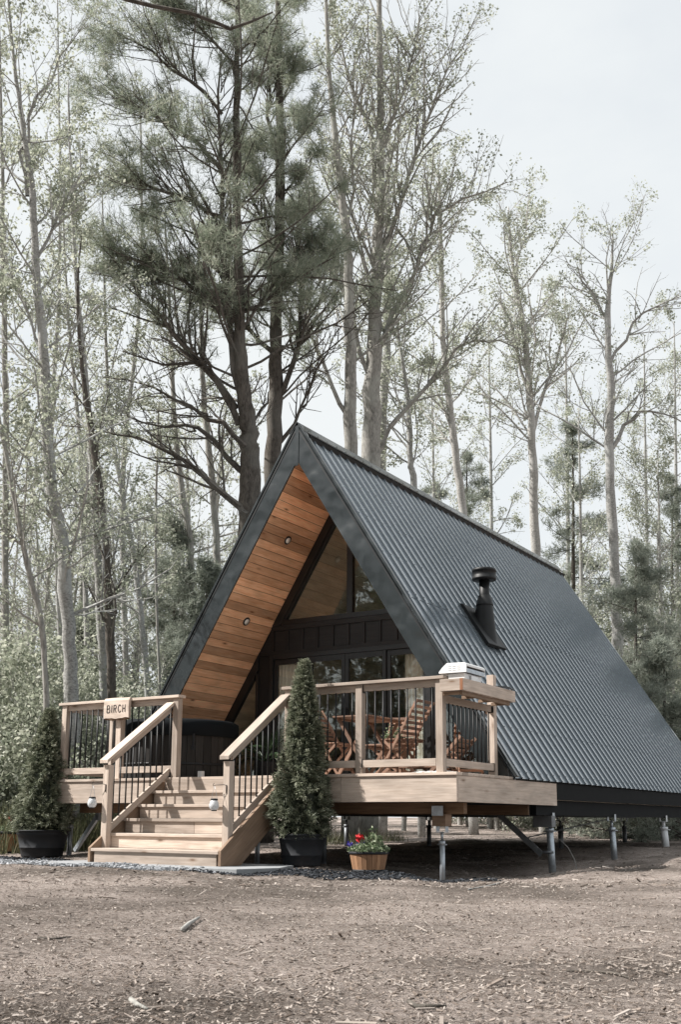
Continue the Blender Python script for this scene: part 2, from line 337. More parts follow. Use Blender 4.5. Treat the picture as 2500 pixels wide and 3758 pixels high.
def mulchmat():
    m,n,b=newmat('brown_mulch'); l=n.links; tc=N(n,'ShaderNodeTexCoord')
    def nz(s,d=6,ro=.6,sc=None,dist=0):
        x=N(n,'ShaderNodeTexNoise',i_Scale=s,i_Detail=d,i_Roughness=ro,i_Distortion=dist)
        if sc: mp=N(n,'ShaderNodeMapping',i_Scale=sc,i_Rotation=(0,0,.45)); l.new(tc.outputs['Object'],mp.inputs[0]); l.new(mp.outputs[0],x.inputs['Vector'])
        else: l.new(tc.outputs['Object'],x.inputs['Vector'])
        return x.outputs[0]
    a=nz(16,8,.75,(1,2.6,1),.8); c=nz(55,5,.7,(1,2.2,1)); big=nz(.55,4,.6)
    r=ramp(n,[(.30,(.10,.08,.068)),(.43,(.32,.275,.245)),(.58,(.52,.465,.43)),(.78,(.66,.61,.575))],a)
    r2=ramp(n,[(.3,(.5,.5,.5)),(.7,(1.25,1.22,1.2))],c)
    col=mixc(n,r.outputs[0],r2.outputs[0],.75,'MULTIPLY')
    rb=ramp(n,[(.38,(.46,.45,.435)),(.58,(1.14,1.12,1.12))],big); col=mixc(n,col,rb.outputs[0],1.0,'MULTIPLY')  # broad random patches put dappled light and dimmer shade into the ground colour
    l.new(col,b.inputs['Base Color']); b.inputs['Roughness'].default_value=.95; b.inputs['Specular IOR Level'].default_value=.1
    ad=N(n,'ShaderNodeMath',operation='ADD'); l.new(a,ad.inputs[0]); l.new(c,ad.inputs[1])
    bp=N(n,'ShaderNodeBump',i_Strength=1.0,i_Distance=.035); l.new(ad.outputs[0],bp.inputs['Height']); l.new(bp.outputs[0],b.inputs['Normal']); return m
M['mulch']=mulchmat()
def axis_vals(lo,hi,fine0,fine1,step,grow=1.35):
    v=list(np.arange(fine0,fine1+1e-6,step)); s=step;x=fine1
    while x<hi: s*=grow; x+=s; v.append(x)
    s=step;x=fine0; pre=[]
    while x>lo: s*=grow; x-=s; pre.append(x)
    return np.array(pre[::-1]+v)
g=sheet('ground',axis_vals(-700,700,-9,8,.11),axis_vals(-700,700,-12,12,.11),M['mulch']); tag(g,kind='structure')
def chipmat(name,cs):
    m,n,b=newmat(name); at=N(n,'ShaderNodeAttribute',attribute_name='tint'); k=len(cs); r=ramp(n,[(i/(k-1),c) for i,c in enumerate(cs)],at.outputs['Fac'])
    n.links.new(r.outputs[0],b.inputs['Base Color']); b.inputs['Roughness'].default_value=.9; b.inputs['Specular IOR Level'].default_value=.15; return m
M['chips']=chipmat('wood_chips',[(.06,.047,.038),(.19,.155,.132),(.28,.24,.213),(.33,.29,.26),(.38,.34,.31)])
M['black_chips']=chipmat('black_chips',[(.008,.009,.011),(.025,.028,.032),(.06,.065,.075)])
M['stones']=chipmat('stones',[(.12,.125,.13),(.24,.25,.265),(.40,.415,.44)])
def chips(name,P,mat,lmin,lmax,asp,seed,zf=gz,lift=.006,tilt=.35,thick=.25):
    """little wedge-shaped slivers: 5-sided boxes lying on the ground"""
    rs=np.random.RandomState(seed); n=len(P); ang=rs.rand(n)*2*np.pi
    Ln=lmin+(lmax-lmin)*rs.rand(n)**3.2; W=Ln*(asp[0]+(asp[1]-asp[0])*rs.rand(n)); T=W*thick
    d=np.stack([np.cos(ang),np.sin(ang),rs.normal(0,tilt*.5,n)],-1); d/=np.linalg.norm(d,axis=1)[:,None]
    s=np.stack([-np.sin(ang),np.cos(ang),rs.normal(0,tilt,n)],-1); s-=d*(d*s).sum(1)[:,None]; s/=np.linalg.norm(s,axis=1)[:,None]
    u=np.cross(d,s); u*=np.sign(u[:,2:3]+1e-9)
    C=np.stack([P[:,0],P[:,1],zf(P[:,0],P[:,1])+lift+T*.3+np.abs(d[:,2])*Ln*.3],-1)
    a=d*(Ln/2)[:,None]; b=s*(W/2)[:,None]; t=u*(T/2)[:,None]; k=(.45+.5*rs.rand(n))[:,None]
    c=[C-a-b*k-t,C-a+b*k-t,C+a+b*.6-t,C+a-b-t,C-a-b*k+t,C-a+b*k+t,C+a+b*.6+t,C+a-b+t]
    fi=[(4,5,6,7),(0,3,7,4),(1,2,6,5)[::-1],(0,4,5,1),(3,2,6,7)]
    V=np.concatenate([np.stack([c[i] for i in f],1) for f in fi],0); tt=np.tile(rs.rand(n)**.9,5)
    return quads_mesh(name,V,mat,tint=tt)
def scatter_view(n,seed,dmin,dmax,pw=1.0):
    """points on the ground in the visible wedge, denser near the camera"""
    rs=np.random.RandomState(seed); D=dmin*(dmax/dmin)**(rs.rand(n)**pw); a=(rs.rand(n)*2-1)*.40
    fx=np.array([math.sin(yaw),math.cos(yaw)]); rx=np.array([math.cos(yaw),-math.sin(yaw)])
    return np.array([CAMP.x,CAMP.y])+D[:,None]*(fx+np.tan(a)[:,None]*rx)
def inpad(P): return (P[:,0]>-5.2)&(P[:,0]<-.5)&(P[:,1]>-1.75)&(P[:,1]<-.4)
P=scatter_view(150000,11,2.0,20,.8); P=P[~inpad(P)]
tag(chips('wood_chips',P,M['chips'],.004,.021,(.12,.5),5,thick=.4,tilt=.5),kind='stuff')
P=scatter_view(260,12,2.6,14); P=P[~inpad(P)]
tag(chips('bark_slivers',P,M['chips'],.04,.13,(.06,.2),6,lift=.008,tilt=.25),kind='stuff')
P=scatter_view(26000,13,9,40); tag(chips('distant_wood_chips',P,M['chips'],.012,.07,(.12,.4),8),kind='stuff')

# ------------------------------------------------------------------ constants of the building
H=.1732; RN=.2523; GZ=-6*H
XA,WH,ZT,ZE,YF,LN=-3.2307,3.2532,5.1109,-.014,1.5587,10.437; YB=YF+LN; YW=2.876
SL=math.hypot(WH,ZT-ZE); TH=.29
def roofx(side,z,off=0):
    """x on the outer roof plane at height z, moved outward by off"""
    t=(ZT-z)/(ZT-ZE); return XA+side*(t*WH+off*SL/(ZT-ZE))
def rpt(side,s,off):
    """point (x,z) a distance s down the slope, off outward"""
    ux,uz=side*WH/SL,-(ZT-ZE)/SL; nx,nz=side*(ZT-ZE)/SL,WH/SL
    return XA+ux*s+nx*off, ZT+uz*s+nz*off

cabin=empty('a_frame_cabin',(XA,YW,GZ)); tag(cabin,'black A-frame cabin with steep ribbed steel roof and cedar lined gable overhang','cabin')
def CB(mb,name,mat,parent=None,bevel=0):
    """build in world coordinates under a thing"""
    o=mb.build(name,mat,None,bevel); p=parent or cabin
    o.parent=p; o.matrix_parent_inverse=world_of(p).inverted(); return o
def world_of(o):
    m=Matrix.Translation(o.location)@o.rotation_euler.to_matrix().to_4x4()
    if o.parent: m=world_of(o.parent)@o.matrix_parent_inverse@m
    return m
def under(mb,name,mat,parent,bevel=0):
    o=mb.build(name,mat,None,bevel); o.parent=parent; o.matrix_parent_inverse=world_of(parent).inverted(); return o

# roof panels
def ribbed(side,s0,s1,off):
    prof=[];P_=.2286; y=YF+.015; 
    while y<YB-.01:
        for dy,h in ((0,0),(.070,0),(.074,.0025),(.084,.0025),(.088,0),(.150,0),(.158,.024),(.190,.024),(.198,0)):
            if y+dy<YB: prof.append((y+dy,h))
        y+=P_
    prof.append((YB,0)); m=MB(); vs=[];fs=[];n=len(prof)
    for s_ in (s0,s1):
        for yy,h in prof:
            x,z=rpt(side,s_,off+h); vs.append((x,yy,z))
    fs=[((i,i+1,n+i+1,n+i) if side<0 else (i+1,i,n+i,n+i+1)) for i in range(n-1)]
    m.add(vs,fs,None,.5); return m
for side in (1,-1):
    m=ribbed(side,0.02,3.18,.006); m2=ribbed(side,3.14,SL,0); m.v+= [] 
    b=len(m.v); m.v+=m2.v; m.f+=[[k+b for k in f] for f in m2.f]; m.uv+=m2.uv; m.t+=m2.t; m.sm+=m2.sm
    # screws along the ribs
    for row in np.linspace(.25,SL-.08,9):
        y=YF+.015
        while y<YB-.05:
            for dy in (.174,):
                x,z=rpt(side,row,.024+(.008 if row<3.16 else .002)); c=Vector((x,y+dy+rnd.uniform(-.004,.004),z)); nn=Vector(rpt(side,0,1))-Vector(rpt(side,0,0)); nv=Vector((nn.x,0,nn.y))
                m.tube([c,c+nv*.007],.0085,6,tint=.2,smooth=False)
            y+=.2286
    rp=CB(m,'roof',M['roof'])
# solid roof thickness, lining and gable trim
for side in (1,-1):
    m=MB(); a=rpt(side,.05,-.02); b=rpt(side,SL-.01,-.02); c=rpt(side,SL-.01,-TH+.03); d=rpt(side,.05,-TH+.03)
    m.prism([a,b,c,d],'y',YF+.06,YB-.03); CB(m,'roof_core',M['black_metal'])
    # gable trim, with upright joint at the peak
    m=MB(); o0=rpt(side,0,.004); o1=(roofx(side,ZE,.004),ZE-.02); ib=(XA+side*(WH-(TH)*SL/(ZT-ZE)),ZE-.02); it=(XA, ZT-TH*SL/WH)
    m.prism([(XA+side*.001,ZT+.004),o1,ib,(XA+side*.001,it[1])],'y',YF-.012,YF+.012); 
    q=[rpt(side,.0,.045),rpt(side,SL,.045),rpt(side,SL,.012),rpt(side,.0,.012)]
    m.prism(q,'y',YF-.022,YF+.045)
    CB(m,'gable_trim',M['trim'],bevel=.004)
    m=MB(); ln=[rpt(side,.0,-.012),rpt(side,SL-.05,-.012),rpt(side,SL-.05,-.03),rpt(side,.0,-.03)]
    m.prism(ln,'y',YF-.018,YF-.0125); CB(m,'trim_seam',M['black_metal'])
m=MB(); m.prism([(XA-.035,ZT-.01),(XA+.035,ZT-.01),(XA+.03,ZT-.62),(XA-.03,ZT-.62)],'y',YF-.020,YF-.0135); CB(m,'peak_cover',M['trim'],bevel=.003)
m=MB()
for side in (1,-1):
    q=[(XA,ZT+.05),rpt(side,.16,.052),rpt(side,.17,.04),rpt(side,.16,.044),(XA,ZT+.04)]; m.prism(q,'y',YF-.03,YB+.01)
    for k in range(40):
        x,z=rpt(side,.135,.052); m.tube([(x,YF+.1+k*.26,z),(x+side*.006,YF+.1+k*.26,z+.005)],.008,6,smooth=False)
CB(m,'ridge_cap',M['trim'])
# cedar lining boards of the overhang, pale boards inside
def lining(side,y0,y1,pitch,name,mat,t0=.0,gap=.006):
    m=MB(); s=.44+t0; k=0
    ux,uz=side*WH/SL,-(ZT-ZE)/SL; nx,nz=side*(ZT-ZE)/SL,WH/SL
    while s<SL-.02:
        w=pitch-gap; a=Vector((*[0]*3,)); x,z=rpt(side,s+w/2,-TH+.006)
        cuts=[y0,y1] if (y1-y0)<2 or rnd.random()<.4 else [y0,y0+rnd.uniform(.3,.7)*(y1-y0),y1]
        for c0,c1 in zip(cuts[:-1],cuts[1:]):
            m.beam((x,c0+.001,z),(x,c1-.001,z),w,.014,(nx,0,nz))
        s+=pitch
    # peak filler
    return CB(m,name,mat,bevel=.003)
for side in (1,-1):
    lining(side,YF+.014,YW-.0,.127,'cedar_lining',M['cedar']); lining(side,YW+.06,YB-.3,.16,'ceiling_lining',M['pale_lining'],gap=.004)
# recessed lights
for side,z in ((-1,3.599),(-1,2.434),(1,3.599),(1,2.434)):
    s=(ZT-z)/(ZT-ZE)*SL-.0; 
    # measured points lie on the lining plane
    nx,nz=side*(ZT-ZE)/SL,WH/SL; x=XA+side*(.577 if z>3 else 1.34); c=Vector((x,2.2,z)); nv=Vector((-nx,0,-nz))
    # snap on the lining plane
    p0=Vector((rpt(side,0,-TH-.003)[0],0,rpt(side,0,-TH-.003)[1])); c-=nv*((c-p0).dot(nv)); 
    m=MB(); m.tube([c-nv*.01,c+nv*.012],.068,24); o=CB(m,'recessed_light',M['frame_black'])
    m=MB(); m.tube([c+nv*.012,c+nv*.016],.045,24); under(m,'lens',M['light_disc'],o)
m=MB(); c=Vector((XA-.99,6.4,2.95)); nv=Vector((.844,0,-.536)).normalized(); p0=Vector((rpt(-1,0,-TH-.003)[0],0,rpt(-1,0,-TH-.003)[1])); c-=nv*((c-p0).dot(nv)); m.tube([c-nv*.01,c+nv*.008],.06,20); CB(m,'ceiling_light',M['light_disc'])

# front wall
W0,W1=YW-.0,YW+.07
def inx(side,z,off=0): # x of the lining face at height z
    p=rpt(side,(ZT-z)/(ZT-ZE)*SL,-TH-.004-off); return p[0]
def xin(side,z,off=0):
    t=(ZT-z)/(ZT-ZE); return XA+side*(t*WH-(TH+.004+off)*SL/(ZT-ZE))
m=MB(); m.prism([(xin(-1,2.03),2.03),(xin(1,2.03),2.03),(xin(1,2.46),2.46),(xin(-1,2.46),2.46)],'y',W0+.012,W1)
for sgn in (-1,1): # solid strip beside the doors
    m.box((XA+sgn*(1.37 if sgn<0 else 1.452),W0+.012,.0),(XA+sgn*1.60,W1,2.03))
wall=CB(m,'wall',M['black_wood'])
for i in range(15):
    x=-4.555+.2765*i-.2765*0
    if x>-1.0: break
    if x<xin(-1,2.05)+.05 or x>xin(1,2.05)-.05: continue
    zt=min(2.385,ZT-(abs(x-XA)+ (TH+.02)*SL/(ZT-ZE))/WH*(ZT-ZE))
    if zt<2.1: continue
    m=MB(); m.box((x-.022,W0-.006,2.065),(x+.022,W0+.0125,zt)); under(m,'batten',M['black_wood'],wall,.002)
m=MB(); m.box((xin(-1,2.42),W0-.014,2.385),(xin(1,2.42),W0+.0118,2.465)); m.box((xin(-1,2.06),W0-.014,2.0),(xin(1,2.06),W0+.0118,2.062)); under(m,'trim_board',M['black_wood'],wall,.003)
# gable window: frame along the slopes, sill, mullion, two panes
m=MB()
for sgn in (-1,1):
    zb=2.466; apex=ZT-(TH+.004)*SL/WH; ap2=apex-.13*SL/WH
    m.prism([(xin(sgn,zb),zb),(XA,apex),(XA,ap2),(xin(sgn,zb,.13),zb)],'y',W0-.03,W1)
    m.prism([(xin(sgn,zb+.07,.13),zb+.07),(XA,ap2),(XA,ap2-.035*SL/WH),(xin(sgn,zb+.07,.165),zb+.07)],'y',W0-.012,W1-.01)
m.box((xin(-1,2.5,.13),W0-.02,2.4665),(xin(1,2.5,.13),W0+.06,2.545)); m.box((XA+.045,W0-.022,2.545),(XA+.145,W0+.055,3.85))
gw=CB(m,'gable_window',M['frame_black'],bevel=.003)
for x0,x1 in ((-1,0),(0,1)):
    m=MB(); xc=XA+.09
    if x0<0: poly=[(xin(-1,2.54,.10),2.54),(xc,2.54),(xc,3.95),(XA,ZT-(TH+.12)*SL/WH)]
    else: poly=[(xc,2.54),(xin(1,2.54,.10),2.54),(xc,ZT-(TH+.12)*SL/WH-.14)]
    m.prism(poly,'y',W0+.03,W0+.036); under(m,'pane',M['glass'],gw)
# patio doors: four leaves
fr=MB(); X0,X1=XA-1.37,XA+1.45
fr.box((X0,W0-.02,.0),(X0+.06,W1-.002,2.0)); fr.box((X1-.06,W0-.02,.0),(X1,W1-.002,2.0)); fr.box((X0+.06,W0-.02,1.93),(X1-.06,W1-.002,2.0)); fr.box((X0+.06,W0-.02,.0),(X1-.06,W1-.002,.04))
df=CB(fr,'door_frame',M['frame_black'],bevel=.003)
edges=[X0+.06,XA-.64,XA+.015+.0,XA+.72,X1-.06]
for i in range(4):
    a,b=edges[i],edges[i+1]; yo=.0 if i in (1,2) else .022; m=MB()
    wd=.065; y0,y1=W0-.008+yo,W0+.03+yo
    m.box((a+.002,y0,.042),(a+wd,y1,1.928)); m.box((b-wd,y0,.042),(b-.002,y1,1.928)); m.box((a+wd,y0,1.845),(b-wd,y1,1.928)); m.box((a+wd,y0,.042),(b-wd,y1,.15))
    d=CB(m,'patio_door',M['frame_black'],bevel=.002)
    m=MB(); m.box((a+wd,y0+.018,.15),(b-wd,y0+.024,1.845)); under(m,'pane',M['glass'],d)
    if i in (1,2):
        m=MB(); hx=a+.033 if i==2 else b-.033; m.box((hx-.008,y0-.03,.92),(hx+.008,y0-.018,1.12)); m.box((hx-.006,y0-.02,.94),(hx+.006,y0,.955)); m.box((hx-.006,y0-.02,1.085),(hx+.006,y0,1.10)); under(m,'handle',M['black_metal'],d)
# side windows (triangles)
for sgn in (-1,1):
    xo=XA+sgn*1.60
    m=MB(); z1=ZT-((1.60)+(TH+.004)*SL/(ZT-ZE))/WH*(ZT-ZE)
    m.prism([(xin(sgn,.02),.02),(xo,z1),(xo,z1-.13*SL/WH),(xin(sgn,.02,.13),.02)],'y',W0-.01,W1)
    m.box((min(xo,xin(sgn,.1,.1)),W0,.021),(max(xo,xin(sgn,.1,.1)),W0+.05,.10)); m.box((min(xo,xo+sgn*.05),W0-.004,.10),(max(xo,xo+sgn*.05),W0+.05,z1-.13*SL/WH-.06))
    sw=CB(m,'side_window',M['frame_black'],bevel=.002)
    m=MB(); m.prism([(xin(sgn,.09,.10),.09),(xo,.09),(xo,z1-.11*SL/WH)],'y',W0+.03,W0+.036); under(m,'pane',M['glass'],sw)
# floor, back wall, eaves
m=MB(); m.prism([(roofx(-1,-.03,-TH+.1),-.03),(roofx(1,-.03,-TH+.1),-.03),(roofx(1,-.25,-TH+.1),-.25),(roofx(-1,-.25,-TH+.1),-.25)],'y',YW+.02,YB-.05); CB(m,'floor',M['pale_lining'])
m=MB(); m.prism([(roofx(-1,-.02,-.1),-.02),(roofx(1,-.02,-.1),-.02),(XA,ZT-.3)],'y',YB-.1,YB-.04); CB(m,'back_wall',M['black_wood'])
m=MB(); m.prism([(xin(-1,0),0),(xin(1,0),0),(XA,4.4)],'y',YB-.32,YB-.30); CB(m,'inner_wall',M['pale_lining'])
for sgn in (1,-1):
    xe=XA+sgn*(WH-.03); m=MB(); m.prism([(xe,-.03),(xe,-.245),(xe-sgn*.03,-.245),(xe-sgn*.03,-.03)],'y',3.03 if sgn>0 else YF,YB); CB(m,'eave_trim',M['matte_black'],bevel=.003)
    m=MB(); m.box((xe-sgn*.14,2.42,-.449),(xe-sgn*.06,YB-.03,-.2)); m.box((xe-sgn*.5,YF+.1,-.24),(xe-sgn*.06,YB-.02,-.05)); CB(m,'rim_beam',M['matte_black'])
for xb in (-1.7,-4.8):
    m=MB(); m.box((xb-.07,2.6,-.45),(xb+.07,YB-.2,-.252)); CB(m,'floor_beam',M['black_metal'])
# chimney
ch=MB(); cx,cy=-1.37,3.86
ch.tube([(cx,cy,2.50),(cx,cy,3.05)],.078,28)
chim=CB(ch,'chimney',M['black_metal'])
m=MB(); m.lathe([(.0,3.215),(.172,3.205),(.182,3.195),(.184,3.16),(.178,3.158),(.180,3.07),(.184,3.068),(.184,3.045),(.172,3.03),(.10,3.03),(.0,3.03)],(cx,cy,0),36); under(m,'cap',M['black_metal'],chim)
m=MB(); m.lathe([(.082,2.80),(.092,2.795),(.132,2.655),(.134,2.645),(.10,2.645)],(cx,cy,0),32); under(m,'storm_collar',M['black_metal'],chim)
# flashing cone: circle at the top, ellipse on the roof plane
def roofz(x,off=.0): return ZT-(x-XA)/WH*(ZT-ZE)+off*SL/WH
m=MB(); nseg=32; vs=[];fs=[]
for k in range(nseg):
    t=2*math.pi*k/nseg; vs.append((cx+.118*math.cos(t),cy+.118*math.sin(t),2.68))
for k in range(nseg):
    t=2*math.pi*k/nseg; x=cx+.02+.165*math.cos(t); vs.append((x,cy+.17*math.sin(t),roofz(x,.075)))
fs=[(k,nseg+k,nseg+(k+1)%nseg,(k+1)%nseg) for k in range(nseg)]; m.add(vs,fs,None,.5,True); under(m,'flashing_cone',M['black_metal'],chim)
m=MB(); m.prism([rpt(1,2.93,.035),rpt(1,3.72,.035),rpt(1,3.72,.085),rpt(1,2.98,.078)],'y',cy-.33,cy+.33); under(m,'flashing_plate',M['black_metal'],chim,.006)
# piles of the cabin
def pile(x,y,ztop,r,mat,parent,block=True,ground=None,mb=None,lean=(0,0)):
    g_=gzf(x,y) if ground is None else ground
    m=MB(); m.tube([(x+lean[0],y+lean[1],g_-.1),(x,y,ztop-.16)],r,16); m.tube([(x,y,ztop-.21),(x,y,ztop-.16)],r*1.18,16); m.tube([(x-r*1.9,y,ztop-.205),(x+r*1.9,y,ztop-.205)],.008,6); m.tube([(x,y,ztop-.17),(x,y,ztop-.06)],r*.5,10)
    p_=under(m,'screw_pile',mat,parent)
    m=MB(); m.box((x-.055,y-.06,ztop-.07),(x+.055,y+.06,ztop-.062)); m.box((x-.058,y-.03,ztop-.06),(x-.054,y+.05,ztop+.035)); m.box((x+.054,y-.03,ztop-.06),(x+.058,y+.05,ztop+.035)); under(m,'saddle',mat,p_)
    return p_
for y_,mt in ((2.95,'galv'),(5.5,'galv'),(8.3,'white_pipe')):
    pile(-.1,y_,-.449,.046 if mt=='galv' else .06,M[mt],cabin,lean=(0.03,0))
m=MB(); m.box((-.30,2.88,-.60),(-.04,3.02,-.452)); CB(m,'packing_block',M['galv_dark'],bevel=.004)
for xb,y_ in ((-1.7,7.6),(-4.8,3.6),(-4.8,8.6),(-6.35,3.0),(-6.35,8.0),(-1.7,11.2)): pile(xb,y_,-.452,.045,M['galv_dark'],cabin)
m=MB(); m.beam((-.78,2.88,-.44),(-.19,2.88,-.95),.016,.075,(0,0,1)); CB(m,'pile_brace',M['galv_dark'])
m=MB(); m.tube([(-.16,2.86,-.92),(-.05,2.93,-.92)],.02,8); CB(m,'brace_clamp',M['galv_dark'])
m=MB(); m.beam((-1.6,5.6,-.8),(-.5,6.6,-.48),.05,.015); CB(m,'pile_brace',M['galv_dark'])

# curtains and things indoors
def curtain(x0,x1,y,z0,z1,label,nf):
    m=MB(); n=nf*8; top=[];vs=[];fs=[]
    for k in range(n+1):
        t=k/n; x=x0+(x1-x0)*t; yy=y+.035*math.sin(t*nf*2*math.pi)+.01*math.sin(t*17); vs.append((x,yy,z0)); vs.append((x,yy+.004*math.sin(t*31),z1))
    fs=[(2*k,2*k+2,2*k+3,2*k+1) for k in range(n)]; m.add(vs,fs,None,.5,True)
    o=m.build('curtain',M['curtain']); tag(o,label,'curtain','curtains behind the patio doors'); return o
curtain(XA-1.30,XA-.70,YW+.11,.04,1.93,'pleated beige curtain behind the leftmost patio door','curt' and 9)
curtain(XA+.98,XA+1.44,YW+.10,.04,1.93,'pale curtain gathered behind the right end of the patio doors',6)
m=MB(); m.box((XA-1.35,YW+.09,1.94),(XA+1.35,YW+.13,1.97)); o=m.build('curtain_rail',M['white']); tag(o,'white rail the curtains hang from inside the doors','curtain rail')
m=MB(); m.box((-3.6,5.6,.0),(-1.9,6.5,.42)); m.box((-3.6,6.3,.42),(-1.9,6.5,.85)); o=m.build('sofa',M['dark_room'],bevel=.05); tag(o,'dark sofa deep in the room behind the doors','sofa')

# ------------------------------------------------------------------ deck
XL=-6.19
deck=empty('deck',(-3.1,0,GZ)); tag(deck,'raised lumber deck with black baluster railings in front of the cabin','deck')
def DK(mb,name,mat,bevel=.003): return under(mb,name,mat,deck,bevel)
m=MB(); y=.0; first=True
while y<YW-.03:
    w=.14; y1=min(y+w,YW-.022); xa=XL; xb=0.0
    if y>YF-.02: xa,xb=XA-WH+.16,XA+WH-.20
    cuts=[xa,-4.05,-2.2,xb] if first else [xa,rnd.uniform(-4.5,-3),xb]
    for a,b in zip(cuts[:-1],cuts[1:]): m.box((a+.001,y,-.034),(b-.001,y1,0))
    y+=w+.005; first=False
DK(m,'deck_board',M['lumber'],.004)
m=MB(); m.box((-1.50,.02,-.322),(-.0125,.058,-.0345)); DK(m,'fascia_board',M['lumber'])
m=MB(); m.box((-4.3,.02,-.322),(-1.503,.058,-.0345)); DK(m,'fascia_board',M['lumber'])
m=MB(); m.box((XL+.012,.02,-.322),(-4.303,.058,-.0345)); DK(m,'fascia_board',M['lumber'])
m=MB(); m.box((-.052,.0585,-.322),(-.012,3.02,-.0345)); DK(m,'side_fascia_board',M['lumber'])
m=MB(); m.box((XL+.012,.0585,-.322),(XL+.05,YF+.0,-.0345)); DK(m,'side_fascia_board',M['lumber'])
m=MB(); m.box((-.4,.06,-.036),(-.053,.25,-.1))
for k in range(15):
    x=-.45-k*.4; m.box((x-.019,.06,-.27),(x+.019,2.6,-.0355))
DK(m,'joist',M['lumber_brown_shaded'])
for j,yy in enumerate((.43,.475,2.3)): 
    m=MB(); m.box((XL+.1,yy-.02,-.449),(-.12,yy+.02,-.323)); DK(m,'beam',M['lumber_brown_shaded'])
# pile with wood block and bracket at the front corner
def deckpile(x,block=True,rr=.031):
    p_=pile(x,.45,-.585 if block else -.45,rr,M['galv'],deck)
    if block:
        m=MB(); m.box((x-.085,.37,-.585),(x+.085,.53,-.4495)); DK(m,'support_block',M['stringer'])
        m=MB(); m.box((x-.085,.362,-.47),(x+.06,.368,-.36)); m.tube([(x-.05,.36,-.40),(x-.05,.362,-.40)],.008,6); m.tube([(x+.03,.36,-.40),(x+.03,.362,-.40)],.008,6); DK(m,'bracket',M['galv'],.001)
deckpile(-.415); deckpile(-3.0,False); deckpile(-6.30+.0,False,.036)
for x_ in (-3.2,-5.9): pile(x_,2.3,-.45,.04,M['galv_dark'],deck)
m=MB(); m.beam((-6.36,.62,-.98),(-5.93,.62,-.48),.06,.05,(0,1,0)); DK(m,'diagonal_brace',M['galv'])
m=MB(); m.beam((-5.93,.62,-.55),(-5.93,.62,-.44),.05,.05,(0,1,0)); DK(m,'brace_bracket',M['galv'],.001)

PW=.0; ZR=1.072
def post(x0,y0,z0=0.0,z1=ZR-.038,par=None,mat=None,ins=.092): 
    m=MB(); m.box((x0,y0,z0),(x0+ins-.003,y0+ins-.003,z1)); return under(m,'post',mat or M['lumber'],par or deck,.004)
yp=.056
for x in (-6.170,-5.125,-4.125,-2.338,-1.328,-.280): post(x,yp,0.0005)
post(-.280,1.45,.0005,1.243); post(-6.170,.98,.0005); 
def rail(a,b,w,t,name,par=None,up=(0,0,1),mat=None):
    m=MB(); m.beam(a,b,w,t,up); return under(m,name,mat or M['lumber'],par or deck,.004)
yc=yp+.045
rail((-6.215,yc,ZR-.019),(-4.01,yc,ZR-.019),.145,.036,'cap_rail'); rail((-2.375,yc,ZR-.019),(-.165,yc,ZR-.019),.145,.036,'cap_rail')
rail((-6.135,.175,ZR-.019),(-6.135,1.09,ZR-.019),.125,.036,'cap_rail')
for a,b in ((-6.078,-5.128),(-5.033,-4.128),(-2.246,-1.331),(-1.236,-.283)):
    m=MB(); m.box((a,yc-.018,.955),(b,yc+.018,1.0335)); DK(m,'top_rail',M['lumber']); m=MB(); m.box((a,yp+.002,.072),(b,yp+.040,.155)); DK(m,'bottom_rail',M['lumber'])
    n=int(round((b-a)/.1087))
    for k in range(n):
        x=a+(b-a)*(k+.5)/n; m=MB(); m.tube([(x,yc-.012,.10),(x,yc-.012,.956)],.0095,8,tint=.5); DK(m,'baluster',M['black_metal'],0)
for xs_,y1,zt in ((-.24,1.448,.865),(-6.13,.978,1.0335)):
    m=MB(); m.box((xs_-.018,.147,zt-.082),(xs_+.018,y1,zt)); DK(m,'top_rail',M['lumber']); m=MB(); m.box((xs_-.0,.147,.072),(xs_+.038,y1,.155)); DK(m,'bottom_rail',M['lumber'])
    n=int(round((y1-.147)/.1087))
    for k in range(n):
        y=.147+(y1-.147)*(k+.5)/n; m=MB(); m.tube([(xs_,y,.10),(xs_,y,zt-.06)],.0095,8,tint=.5); DK(m,'baluster',M['black_metal'],0)
for x,y,z in ((-1.236,yc,.985),(-1.236,yp+.02,.115),(-2.246,yc,.985)):
    m=MB(); m.box((x-.004,y-.024,z-.048),(x+.006,y+.024,z+.048)); DK(m,'rail_bracket',M['black_metal'],0)
for z in (.825,.113):
    m=MB(); m.box((-.265,1.444,z-.05),(-.195,1.452,z+.05)); DK(m,'rail_bracket',M['black_metal'],0)
# grill shelf outside the rail
sh=MB(); sh.box((-.185,-.02,.885),(.075,.018,1.018)); sh.box((.062,-.0205,.885),(.10,1.44,1.019)); sh.box((-.185,1.40,.885),(.0615,1.438,1.018))
shelf=DK(sh,'grill_shelf',M['lumber'],.003)
m=MB(); m.box((-.17,.03,.845),(.03,.066,.8845)); m.box((.03,.03,.840),(.066,1.35,.8845)); m.box((-.17,.50,.85),(.03,.53,.8845)); m.box((-.17,.95,.85),(.03,.98,.8845)); m.box((-.17,1.32,.845),(.03,1.35,.8845)); under(m,'shelf_bearer',M['stringer'],shelf,.002)
m=MB()
for k in range(2): m.box((-.184+k*.124,.0185,.955),(-.184+k*.124+.12,1.3995,.99))
under(m,'shelf_board',M['lumber'],shelf,.002)
m=MB(); m.box((.0625,-.0245,.886),(.0995,-.021,1.017)); under(m,'red_end',M['end_grain'],shelf,.001)

